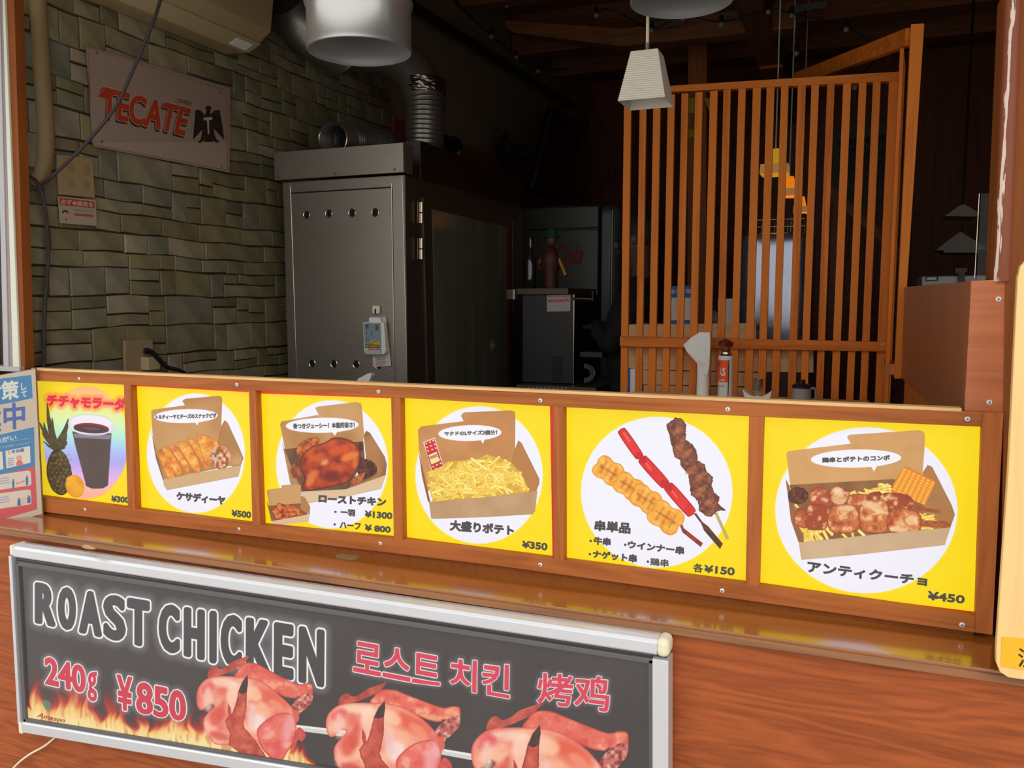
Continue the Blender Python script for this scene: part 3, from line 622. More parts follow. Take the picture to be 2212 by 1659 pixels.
# ---- panel 4: large fries
def fries(A, reg, n, seed, ln=(22, 44), wd=(2.4, 3.6), ang=None):
    rnd = random.Random(seed); xs_ = [p[0] for p in reg]; ys_ = [p[1] for p in reg]
    def ins(x, y):
        r = False
        for i in range(len(reg)):
            (ax, ay), (bx, by) = reg[i], reg[i-1]
            if (ay > y) != (by > y) and x < (bx-ax)*(y-ay)/(by-ay)+ax: r = not r
        return r
    k = 0
    while k < n:
        x = rnd.uniform(min(xs_), max(xs_)); y = rnd.uniform(min(ys_), max(ys_))
        if not ins(x, y): continue
        a = rnd.uniform(*(ang or (-1.3, 1.5))); L = rnd.uniform(*ln)/2; dx, dy = math.cos(a)*L, math.sin(a)*L
        if not (ins(x+dx*.8, y+dy*.8) and ins(x-dx*.8, y-dy*.8)): k += .2; continue
        c = rnd.choice(((250, 226, 112), (246, 214, 92), (252, 232, 134), (240, 200, 80))); A.cap((x-dx, y-dy), (x+dx, y+dy), rnd.uniform(*wd), c, edge=(214, 160, 50), ew=1.6); k += 1
def p4(A):
    A.T = (1, 0, 0); bigell(A, 1035, 1026, 138, 149)
    A.poly([(1188, 870), (1215, 870), (1215, 1230), (1194, 1230)], (206, 40, 20))
    A.poly([(903, 928), (910, 921), (1002, 910), (996, 898), (1002, 891), (1104, 886.5), (1112, 890), (1113.5, 900), (1113, 968), (1108, 1010), (1100, 1050), (920, 1060), (905, 965)], (190, 128, 72), pal=[(200, 140, 84)], ns=40, edge=(170, 112, 60), ew=2)
    A.poly([(1112, 972), (1120.5, 951), (1127, 957), (1165, 1034), (1165, 1045), (1158, 1062), (1110, 1072), (1103, 1010)], (184, 122, 66), edge=(160, 104, 56), ew=3)
    A.poly([(903, 965), (910, 1000), (930, 1084), (925, 1084), (912, 1030)], KD)
    reg = [(920, 1022), (950, 1006), (972, 996), (1003, 994), (1030, 992), (1052, 982), (1075, 988), (1100, 995), (1126, 1022), (1140, 1052), (1140, 1064), (1060, 1073), (935, 1084)]
    A.poly(reg, (206, 158, 52), pal=[(226, 180, 70)], ns=6)
    A.poly([(914, 955), (939, 945), (960, 1011), (934, 1022), (925, 990)], (232, 226, 220), edge=(200, 190, 186), ew=1)
    A.poly([(917, 956), (938, 948), (957, 1006), (934, 1016), (924, 985)], (202, 40, 38))
    for x, y in ((921, 958), (929, 955), (936, 952), (923, 966), (931, 963), (939, 960), (925, 974), (934, 971), (942, 968), (936, 1008), (944, 1004), (952, 1001), (950, 992)): A.ell(x, y, 2.2, 1.6, (236, 214, 204), soft=1.2)
    A.poly([(925, 983), (944, 975), (950, 996), (932, 1004)], (232, 226, 150), edge=(70, 110, 50), ew=1); A.poly([(926, 988), (945, 980), (947, 986), (928, 993)], (190, 40, 36))
    A.text('KAGOME', [(927, 988.5), (946, 981.5), (947.5, 985.5), (928, 992.5)], [(.1, (240, 220, 210), .7, 1)]); A.text('ミニパック', [(936, 1011), (955, 1004), (956, 1008), (937, 1015)], [(.1, (70, 50, 44), .7, .9)])
    fries(A, reg, 170, 5)
    A.poly([(927, 1084), (1060, 1073), (1161, 1060), (1156, 1104), (1150, 1111), (1050, 1117), (932, 1121)], (184, 144, 102), pal=[(194, 156, 114)], ns=30, edge=(168, 128, 88), ew=1.5)
    A.T = c2; bubble(A, 1878, 456, 270, 68, [(1962, 505), (1990, 549), (2008, 500)]); lbl(A, 'マクドのLサイズ2個分！', [(1660, 446), (2108, 430), (2108, 468), (1660, 478)], .55)
    A.T = (1, 0, 0); lbl(A, '大盛りポテト', [(974, 1124), (1109, 1136), (1109, 1156), (973, 1145)], 1.4)
    A.T = c3; lbl(A, '¥350', [(433, 1102), (610, 1118), (608, 1168), (431, 1148)], 1.1)
# ---- panel 5: skewers
def p5(A):
    A.T = c3; A.poly([(760, 110), (2080, 180), (2080, 196), (760, 133)], (240, 120, 20), op=.8); bigell(A, 1403, 748, 550, 548)
    RD = (214, 38, 36)
    A.poly([(1672, 905), (1688, 900), (1735, 965), (1775, 995), (1882, 1122), (1862, 1160), (1745, 1025), (1725, 975)], (100, 58, 42), pal=[(80, 44, 34)], ns=6)
    for a, b, r in (((1158, 316), (1268, 476), 33), ((1312, 524), (1452, 680), 38), ((1500, 722), (1642, 884), 40)):
        A.cap(a, b, r, RD, edge=(160, 16, 24), ew=4, pal=[(226, 50, 44)], ns=12, smooth=True)
        A.cap((a[0]+6, a[1]+4), (a[0]+50, a[1]+66), 7, (242, 120, 110), soft=3, op=.7)
    A.cap((1268, 478), (1312, 522), 22, (196, 28, 30)); A.cap((1452, 682), (1500, 722), 24, (196, 28, 30))
    A.poly([(1568, 985), (1590, 985), (1600, 1010), (1738, 1118), (1722, 1146), (1590, 1040)], (160, 66, 38), pal=[(130, 50, 30)], ns=5)
    for x, y, rx, ry, s_ in ((1052, 592, 106, 86, 1), (1200, 706, 108, 82, 2), (1322, 798, 112, 86, 3), (1468, 930, 126, 98, 4)):
        R_ = math.radians(34); rt = lambda u, v: (x+u*math.cos(R_)-v*math.sin(R_), y+u*math.sin(R_)+v*math.cos(R_))
        A.poly([rt(rx*u, ry*v) for u, v in ((-1, -.35), (-.85, -.85), (-.4, -1), (0, -.86), (.45, -1.02), (.88, -.8), (1.02, -.3), (.93, .05), (1.0, .5), (.8, .92), (.35, 1.02), (0, .88), (-.45, 1.0), (-.88, .82), (-1.0, .4), (-.92, .02))], (242, 172, 62), pal=[(234, 152, 48), (250, 192, 88)], ns=10, seed=s_, edge=(212, 128, 34), ew=4, smooth=True)
        for k_ in range(3):
            u = (-.42+.42*k_)*rx; A.cap(rt(u, -.5*ry), rt(u+6, .5*ry), 5, (178, 88, 34), soft=6, op=.6, rough=2.5)
        A.cap(rt(-.62*rx, 2), rt(.62*rx, -4), 6, (168, 78, 30), soft=6, op=.65, rough=2.5)
    A.poly([(1822, 905), (1842, 895), (1928, 1085), (1906, 1093)], (190, 172, 96))
    PL = [(156, 96, 66), (92, 48, 36)]
    A.poly([(1470, 265), (1540, 210), (1590, 215), (1615, 260), (1612, 370), (1660, 400), (1690, 450), (1700, 520), (1755, 550), (1760, 600), (1812, 640), (1800, 700), (1820, 750), (1858, 780), (1850, 830), (1898, 878), (1840, 885), (1800, 930), (1760, 925), (1710, 880), (1700, 810), (1650, 770), (1640, 700), (1630, 620), (1580, 560), (1570, 515), (1530, 490), (1512, 410), (1495, 340)], (124, 68, 48), pal=PL, ns=7, rough=2.2, edge=(80, 40, 30), ew=3)
    for x, y in ((1560, 300), (1570, 420), (1620, 470), (1650, 590), (1720, 640), (1720, 740), (1780, 820)): A.ell(x, y, 46, 22, (196, 120, 70), rot=-35, soft=5, op=.5, rough=2)
    lbl(A, '串単品', [(959, 954), (1212, 974), (1208, 1048), (955, 1024)], 1.3)
    lbl(A, '・', [(918, 1094), (932, 1095), (932, 1109), (918, 1108)], .6); lbl(A, '牛串', [(950, 1074), (1068, 1084), (1066, 1136), (948, 1124)], 1.1)
    lbl(A, '・', [(1168, 1122), (1182, 1123), (1182, 1137), (1168, 1136)], .6); lbl(A, 'ウインナー串', [(1198, 1102), (1600, 1146), (1596, 1200), (1195, 1152)], 1.1)
    lbl(A, '・', [(912, 1190), (926, 1191), (926, 1205), (912, 1204)], .6); lbl(A, 'ナゲット串', [(945, 1170), (1258, 1204), (1254, 1258), (942, 1220)], 1.1)
    lbl(A, '・', [(1332, 1244), (1346, 1245), (1346, 1259), (1332, 1258)], .6); lbl(A, '鶏串', [(1360, 1226), (1488, 1238), (1486, 1290), (1357, 1276)], .6)
    lbl(A, '各', [(1672, 1264), (1738, 1270), (1735, 1330), (1668, 1324)], .7); lbl(A, '¥150', [(1752, 1278), (1966, 1296), (1963, 1350), (1749, 1326)], 1.1)
# ---- panel 6: anticucho combo
def p6(A):
    A.T = c4; bigell(A, 982, 877, 714, 650)
    A.poly([(1884, 150), (1990, 150), (1900, 1700), (1846, 1659), (1860, 1200)], (236, 70, 10), op=.9)
    A.poly([(800, 1545), (1200, 1590), (1860, 1672), (1860, 1760), (1500, 1680), (800, 1550)], (206, 40, 16))
    A.poly([(357, 440), (365, 420), (392, 412), (862, 358), (832, 308), (840, 292), (865, 287), (1395, 252), (1432, 265), (1440, 300), (1437, 420), (1425, 595), (1190, 700), (400, 720), (382, 640)], (206, 154, 94), pal=[(190, 134, 76), (212, 160, 100)], ns=60)
    A.poly([(352, 630), (382, 690), (500, 1132), (455, 1130), (395, 960)], (150, 96, 60))
    A.poly([(383, 680), (1200, 640), (1440, 780), (1640, 1010), (500, 1132)], (150, 102, 58), pal=[(126, 84, 48)], ns=30)
    A.poly([(1425, 592), (1465, 528), (1500, 545), (1650, 840), (1674, 912), (1640, 1010), (1400, 1060), (1440, 800)], (186, 130, 74), pal=[(170, 116, 66)], ns=40, edge=(160, 108, 62), ew=3)
    A.T = (1, 0, 0); k, ox, oy = c4; cv = lambda L: [(x/k+ox, y/k+oy) for x, y in L]
    fries(A, cv([(430, 830), (520, 900), (700, 1020), (1050, 1060), (1040, 1090), (500, 1130), (470, 1020)]), 60, 3, (14, 34), (2.4, 3.4), (.7, 1.9))
    fries(A, cv([(800, 735), (1080, 710), (1085, 650), (1130, 650), (1200, 730), (1180, 770), (850, 790)]), 36, 8, (14, 30), (2.2, 3.2), (-.5, .6))
    fries(A, cv([(1400, 900), (1500, 900), (1560, 1020), (1420, 1050)]), 18, 9, (12, 24), (2.2, 3), (-.5, .9))
    A.T = c4
    A.poly([(1265, 560), (1295, 540), (1520, 650), (1522, 675), (1440, 845), (1180, 740), (1195, 680)], (232, 140, 34), edge=(206, 110, 24), ew=4)
    for i in range(7):
        for j in range(9):
            u = i/6; v = j/8; x = (1285*(1-u)+1505*u)*(1-v)+(1205*(1-u)+1430*u)*v; y = (565*(1-u)+668*u)*(1-v)+(720*(1-u)+825*u)*v
            A.ell(x, y, 17, 12, (248, 176, 66), rot=24, edge=(222, 128, 30), ew=1.6)
    A.poly([(1345, 845), (1400, 850), (1560, 880), (1568, 905), (1370, 882)], (176, 96, 46), pal=[(150, 76, 36)], ns=5)
    A.poly([(1400, 958), (1620, 964), (1642, 985), (1638, 1016), (1395, 1008)], (186, 104, 52), pal=[(156, 80, 40)], ns=5)
    PC = [(238, 186, 130), (164, 68, 36)]
    def ch(x, y, rx, ry, c, s_, rot=0):
        pts = []
        rn = random.Random(s_*31)
        for i in range(10):
            t_ = 2*PI*i/10; q = 1+rn.uniform(-.10, .12); ux = abs(math.cos(t_))**.7*(1 if math.cos(t_) > 0 else -1)*rx*q; uy = abs(math.sin(t_))**.7*(1 if math.sin(t_) > 0 else -1)*ry*q; pts.append((x+ux*math.cos(math.radians(rot))-uy*math.sin(math.radians(rot)), y+ux*math.sin(math.radians(rot))+uy*math.cos(math.radians(rot))))
        A.poly(pts, c, pal=PC, ns=11, seed=s_, edge=(140, 56, 32), ew=4, rough=1.2, smooth=True)
    A.ell(450, 765, 78, 66, (100, 50, 34), pal=[(70, 36, 28), (140, 72, 44)], ns=7, rough=2, edge=(60, 30, 24), ew=4)
    ch(640, 785, 110, 80, (176, 80, 44), 1, 10); ch(770, 770, 76, 72, (226, 170, 120), 2, 20); ch(930, 812, 100, 62, (190, 92, 50), 3); ch(1050, 790, 60, 50, (140, 58, 34), 4); ch(1220, 812, 136, 60, (150, 64, 40), 5, 4)
    ch(490, 940, 70, 76, (196, 104, 60), 6, 20); ch(600, 940, 104, 104, (160, 68, 36), 7); ch(805, 952, 122, 108, (200, 110, 60), 8, -5); ch(1040, 940, 118, 132, (206, 116, 62), 9, 5); ch(1285, 972, 130, 104, (206, 110, 58), 10, 3)
    for x, y, rx, ry, r in ((830, 870, 70, 26, 0), (1030, 850, 90, 34, 20), (1340, 960, 50, 40, 0), (1240, 1030, 70, 22, 5), (1110, 900, 50, 16, 10), (770, 740, 50, 24, 30), (660, 800, 30, 14, 20)):
        A.ell(x, y, rx, ry, (244, 212, 164), rot=r, soft=6, op=.75, rough=2.5)
    A.poly([(457, 1132), (850, 1096), (1640, 1012), (1595, 1150), (900, 1230), (560, 1262), (478, 1268)], (208, 176, 138), pal=[(200, 166, 128)], ns=40, edge=(188, 152, 114), ew=2)
    bubble(A, 903, 476, 354, 72, [(1018, 535), (1046, 580), (1070, 530)], -1)
    lbl(A, '鶏串とポテトのコンボ', [(640, 468), (1166, 450), (1166, 490), (640, 506)], .7)
    lbl(A, 'アンティクーチョ', [(530, 1280), (1455, 1396), (1450, 1466), (528, 1362)], 1.35)
    lbl(A, '¥450', [(1468, 1510), (1748, 1544), (1742, 1602), (1463, 1572)], 1.2)
panel(0, 400, 520, 'yellow menu panel with a dark purple drink, pineapple and lemon, price 300', p1)
panel(1, 520, 600, 'yellow menu panel showing sliced quesadilla in a carton, price 500', p2)
panel(2, 580, 640, 'yellow menu panel showing whole roast chicken in a carton, prices 1300 and 800', p3)
panel(3, 660, 680, 'yellow menu panel showing a carton heaped with fries, price 350', p4)
panel(4, 780, 760, 'yellow menu panel showing three meat skewers on white, price 150 each', p5)
panel(5, 940, 840, 'largest yellow menu panel showing chicken skewers, corn and fries, price 450', p6)
# ================================================================== LIGHT BOX "ROAST CHICKEN"
SY = -.208
sp = yplane(SY)
sg = thing('light_box_sign', (-1.55, -.2, .42), 'aluminium framed light box sign with roast chickens and flames fixed below the ledge', 'sign')
c5p = lambda x, y: (x/3.16, y/3.16+1130)
c6p = lambda x, y: (x/2.836+680, y/2.836+1180)
fcq = [(30, 1204), (1440, 1418), (1440, 1790), (50, 1560)]
FC = [P(x, y, Y=SY+.012) for x, y in fcq]
def chicken(A, ox, oy, k):
    A.T = (1, 0, 0); f = lambda L: [(ox+(x-150)/5.947*k, oy+(y-145)/5.947*k) for x, y in L]
    PK = [(244, 180, 150), (224, 106, 96)]
    A.poly(f([(300, 390), (310, 310), (350, 260), (400, 252), (450, 290), (530, 262), (620, 195), (760, 148), (830, 128), (740, 235), (600, 310), (430, 372)]), (186, 78, 66), pal=[(170, 64, 54), (204, 98, 82)], ns=12*k, smooth=True, rough=.6)
    A.poly(f([(655, 380), (690, 285), (740, 225), (820, 205), (930, 220), (1050, 275), (1250, 365), (1450, 445), (1560, 432), (1640, 450), (1652, 540), (1640, 660), (1590, 720), (1480, 600), (1420, 622), (1300, 600), (1150, 530), (960, 430)]), (226, 108, 90), pal=[(240, 160, 128), (210, 84, 76)], ns=14*k, smooth=True, edge=(176, 60, 54), ew=4*k)
    A.poly(f([(1350, 790), (1410, 670), (1500, 590), (1600, 540), (1650, 620), (1560, 770), (1480, 840), (1460, 950), (1400, 870)]), (196, 110, 100), pal=[(140, 56, 52), (236, 190, 176)], ns=6*k, smooth=True, rough=1)
    A.poly(f([(150, 610), (190, 490), (300, 395), (470, 368), (700, 373), (880, 388), (1040, 450), (1200, 560), (1310, 670), (1400, 790), (1440, 950), (1400, 1150), (1330, 1350), (1250, 1500), (1150, 1560), (1000, 1400), (900, 1250), (700, 1330), (560, 1330), (400, 1330), (330, 1250), (250, 1090), (238, 950), (290, 850), (375, 740), (320, 700), (230, 800), (170, 760)]), (236, 148, 124), pal=PK, ns=30*k, seed=3, smooth=True, edge=(214, 84, 84), ew=5*k)
    A.ell(*f([(1120, 640)])[0], 38*k, 16*k, (224, 84, 62), rot=35, soft=14*k, op=.8)
    A.ell(*f([(940, 960)])[0], 16*k, 26*k, (246, 220, 214), rot=15, soft=14*k, op=.9)
    for x, y, rx, ry, c, r in ((520, 450, 30, 9, (248, 214, 190), 5), (300, 520, 16, 10, (226, 84, 96), -40), (620, 560, 12, 20, (250, 216, 196), 20), (880, 560, 20, 14, (250, 200, 160), 30), (980, 800, 26, 12, (246, 176, 140), 35), (860, 870, 10, 30, (240, 196, 190), 0), (1180, 720, 20, 10, (240, 150, 120), 40), (330, 1060, 12, 22, (250, 180, 160), 10), (440, 1200, 22, 10, (206, 76, 66), 20), (300, 660, 10, 26, (246, 200, 180), 0), (480, 800, 10, 26, (214, 84, 70), 15)):
        A.ell(*f([(x, y)])[0], rx*k, ry*k, c, rot=r, soft=9*k, op=.75, rough=2*k)
    A.ell(*f([(700, 640)])[0], 22*k, 40*k, (246, 196, 170), rot=30, soft=16*k, op=.8)
    A.ell(*f([(400, 900)])[0], 14*k, 24*k, (216, 80, 66), rot=10, soft=12*k, op=.8)
    A.poly(f([(1440, 1080), (1520, 1090), (1552, 1180), (1500, 1260), (1450, 1240), (1400, 1400), (1350, 1440)]), (212, 90, 80), pal=[(190, 70, 64)], ns=8*k, smooth=True)
    A.poly(f([(930, 1100), (1030, 960), (1160, 872), (1290, 838), (1380, 860), (1430, 970), (1430, 1100), (1390, 1280), (1300, 1450), (1240, 1560), (1150, 1565), (1060, 1460), (960, 1300)]), (230, 110, 98), pal=[(238, 156, 140), (220, 88, 84)], ns=20*k, seed=6, smooth=True, edge=(190, 62, 60), ew=5*k)
    A.ell(*f([(1330, 1060)])[0], 12*k, 34*k, (236, 170, 176), rot=10, soft=12*k, op=.7)
    A.poly(f([(1370, 800), (1470, 800), (1455, 980), (1420, 940)]), (220, 96, 84), soft=2)
    A.poly(f([(520, 960), (560, 900), (610, 850), (655, 700), (690, 545), (740, 430), (806, 350), (812, 430), (798, 560), (795, 760), (750, 1000), (770, 1080), (850, 1180), (950, 1330), (1075, 1560), (1050, 1620), (960, 1658), (850, 1590), (700, 1450), (560, 1330), (580, 1150), (540, 1060)]), (196, 84, 66), pal=[(176, 66, 54), (210, 104, 80)], ns=12*k, seed=2, rough=.8, edge=(150, 48, 42), ew=4*k)
    A.poly(f([(555, 690), (590, 760), (600, 860), (570, 900), (550, 820)]), (186, 70, 62), soft=1.5)
    A.poly(f([(688, 550), (742, 432), (807, 348), (812, 430), (797, 545), (742, 575)]), (62, 50, 50), pal=[(84, 56, 52)], ns=4*k, soft=1.5)
def signart():
    A = Art(FC, 1900, 560, (70, 63, 62))
    n = fbm(A.px, A.py, 90, 2)[..., None]; A.img = A.img*(.93+.14*n)
    # flames
    X, Y = A.px, A.py; base = 1560+(X-50)*.163
    hgt = np.interp(X, [40, 70, 100, 150, 200, 250, 300, 360, 420, 480, 560, 640, 700], [30, 112, 84, 92, 118, 80, 74, 86, 84, 70, 90, 60, 0])
    fl = .30+1.05*vnoise(X/15, Y*0/1+3, 5)**1.5+.25*vnoise(X/6, Y/60, 7)
    wob = 5*np.sin(Y/11+X/23); fl = .22+1.0*np.abs(vnoise((X+wob)/17, Y*0+3.3, 5)*.7+vnoise((X+wob)/7, Y*0+1.7, 9)*.45)
    t = (base-Y)/(hgt*fl+1e-3)
    for lim, soft, col in ((1.5, .5, (150, 44, 40)), (1.15, .35, (206, 70, 50)), (.95, .25, (234, 150, 90)), (.82, .25, (244, 214, 130)), (.55, .4, (250, 236, 180))):
        al = (np.clip((lim-t)/soft, 0, 1)*(hgt > 5))[..., None]*.85; A.img = A.img*(1-al)+np.array(col)*al
    st = vnoise(X/5, Y/26, 12); al = (np.clip((st-.62)*3, 0, .5)*(t < .9)*(hgt > 5))[..., None]; A.img = A.img*(1-al)+np.array((196, 110, 70))*al
    W, G = (236, 240, 228), (168, 160, 176)
    LT = [('R', 238, 378), ('O', 396, 518), ('A', 540, 695), ('S', 706, 858), ('T', 868, 1022), ('C', 1085, 1228), ('H', 1256, 1398), ('I', 1421, 1490), ('C', 1508, 1652), ('K', 1680, 1845), ('E', 1872, 2006), ('N', 2042, 2216)]
    yt = lambda x: 400+.155*(x-235); yb = lambda x: 676+.186*(x-235); A.T = c5; gr = 5.3; ins_ = gr*3.16*.92
    for layer in ([(17, G, 16, .40)], [(gr+3.6, W, 1.2, 1)], [(gr, (72, 68, 72), 1.2, 1)]):
        for ch_, xa, xb in LT:
            xa += ins_; xb -= ins_
            if ch_ == 'I': xa, xb = (xa+xb)/2-4, (xa+xb)/2+4; layer = [(l[0]+(1.6 if l[0] < 16 else 0),)+l[1:] for l in layer]
            A.text(ch_, [(xa, yt(xa)+ins_), (xb, yt(xb)+ins_), (xb, yb(xb)-ins_), (xa, yb(xa)-ins_)], layer)
            if ch_ == 'I': layer = [(l[0]-(1.6 if l[0] < 16 else 0),)+l[1:] for l in layer]
    A.T = (1, 0, 0)
    R_ = (204, 56, 78)
    for s_, q, g_ in (('240', [(98, 1417), (182, 1434), (184, 1487), (100, 1473)], 2.6), ('g', [(190, 1446), (208, 1444), (208, 1505), (191, 1501)], 1.6), ('¥', [(254, 1448), (284, 1452), (284, 1520), (256, 1515)], 2.2), ('850', [(297, 1460), (400, 1478), (400, 1544), (297, 1522)], 2.8)):
        A.text(s_, q, [(g_+7, G, 12, .45), (g_+2.2, W, 1.1, 1), (g_, R_, 1.1, 1)])
    A.T = c6
    for s_, q in (('로스트', [(248, 553), (768, 640), (766, 792), (242, 705)]), ('치킨', [(838, 648), (1195, 692), (1192, 893), (836, 810)]), ('烤鸡', [(1372, 735), (1805, 785), (1800, 1000), (1370, 925)])):
        A.text(s_, q, [(7, G, 10, .35), (3.3, W, 1.1, 1), (1.7, (214, 66, 88), 1.1, 1)])
    A.T = (1, 0, 0)
    for a, b in (((560, 1540), (760, 1566)), ((930, 1604), (1060, 1628))):
        k = (b[1]-a[1])/(b[0]-a[0]); A.poly([a, b, (b[0], b[1]+16), (a[0], a[1]+14)], (206, 206, 200)); A.poly([(a[0], a[1]+1), (b[0], b[1]+1), (b[0], b[1]+6), (a[0], a[1]+5)], (232, 232, 224))
    chicken(A, 425, 1404.4, 1.0); chicken(A, 704.5, 1453.3, 1.155); chicken(A, 1018.5, 1511, 1.345)
    # small shop mark: green leaf and dark red script
    A.poly([(91, 1514), (97, 1508), (108, 1513), (110, 1524), (100, 1529), (94, 1520)], (84, 136, 112), smooth=True, op=.85)
    A.text('Amazon', [(82, 1536), (141, 1545), (140, 1556), (80, 1546)], [(.4, (150, 50, 44), .8, .9)], shear=.35)
    A.T = (1, 0, 0)
    return A.image('sign_art')
sheet('printed_face', FC, signart(), sg, .40, .55, .22, coat=.5, thick=(0, .004, 0))
alu2 = mat('satin_aluminium', (220, 220, 222), .32, .5, noise=.03, nscale=4)
# top profile: bright front band, grooved sloping top
def profbar(name, L, R, prof, m):   # L,R: world ends; prof: (dy,dz) outline
    a = [(L[0], L[1]+dy, L[2]+dz) for dy, dz in prof]; mb = MB(); b = [(R[0], R[1]+dy, R[2]+dz) for dy, dz in prof]; n = len(prof)
    mb.add(a+b, [tuple(range(n)), tuple(range(2*n-1, n-1, -1))]+[(i, i+n, (i+1) % n+n, (i+1) % n) for i in range(n)])
    return build(name, mb, m, sg, bevel=.0008)
TL = P(30, 1203, Y=SY); TR = P(1419, 1415, Y=SY)
profbar('top_profile', TL, TR, [(0, 0), (-.003, .004), (-.003, .026), (.003, .032), (.018, .036), (.019, .033), (.026, .036), (.034, .034), (.044, .033), (.044, 0)], alu2)
BL = P(50, 1560, Y=SY); BR = P(1440, 1790, Y=SY)
profbar('bottom_profile', BL, BR, [(0, 0), (-.003, -.004), (-.003, -.030), (.004, -.036), (.044, -.036), (.044, 0)], alu2)
def vprof(name, top, bot, x0, x1):
    mb = MB(); prof = [(x0, -.003), (x1, -.003), (x1, .044), (x0, .044)]
    mb.add([(top[0]+dx, top[1]+dy, top[2]) for dx, dy in prof]+[(bot[0]+dx, bot[1]+dy, bot[2]) for dx, dy in prof], [(3, 2, 1, 0), (4, 5, 6, 7), (0, 1, 5, 4), (1, 2, 6, 5), (2, 3, 7, 6), (3, 0, 4, 7)])
    return build(name, mb, alu2, sg, bevel=.001)
vprof('side_profile', P(20, 1200, Y=SY), P(40, 1562, Y=SY), 0, .0115)
vprof('side_profile', P(1424, 1424, Y=SY), P(1424, 1800, Y=SY), -.014, .020)
# inner grey step around the face
for nm, q in (('gasket', [(33, 1212), (1412, 1424), (1412, 1436), (38, 1223)]), ('gasket', [(32, 1212), (38, 1212), (56, 1560), (50, 1560)]), ('gasket', [(1400, 1426), (1412, 1424), (1412, 1790), (1402, 1790)]), ('gasket', [(50, 1552), (1412, 1777), (1412, 1790), (50, 1562)])):
    build(nm, MB().slab(q, SY+.004, .010), M['gasket'], sg, bevel=.002)
c_ = np.array(TR)
build('corner_cap', MB().box((c_[0]-.002, SY-.006, c_[2]-.003), (c_[0]+.026, SY+.045, c_[2]+.038)), M['cream'], sg, bevel=.012, segs=3)
c_ = np.array(TL)
build('corner_cap', MB().box((c_[0]-.013, SY-.005, c_[2]+.004), (c_[0]+.001, SY+.045, c_[2]+.036)), M['cream'], sg, bevel=.006, segs=3)
c_ = np.array(BL)
build('corner_cap', MB().box((c_[0]-.016, SY-.005, c_[2]-.036), (c_[0]-.001, SY+.044, c_[2]-.002)), M['cream'], sg, bevel=.003)
tag(build('light_box_lead', MB().tube(smoothpath([P(120, 1592, Y=-.16), P(95, 1612, Y=-.165), P(60, 1632, Y=-.17), P(28, 1660, Y=-.17), P(-20, 1720, Y=-.17)]), .003, 8), M['cream'], smooth=True), 'cream electric lead coming out below the chicken light box', 'cable')
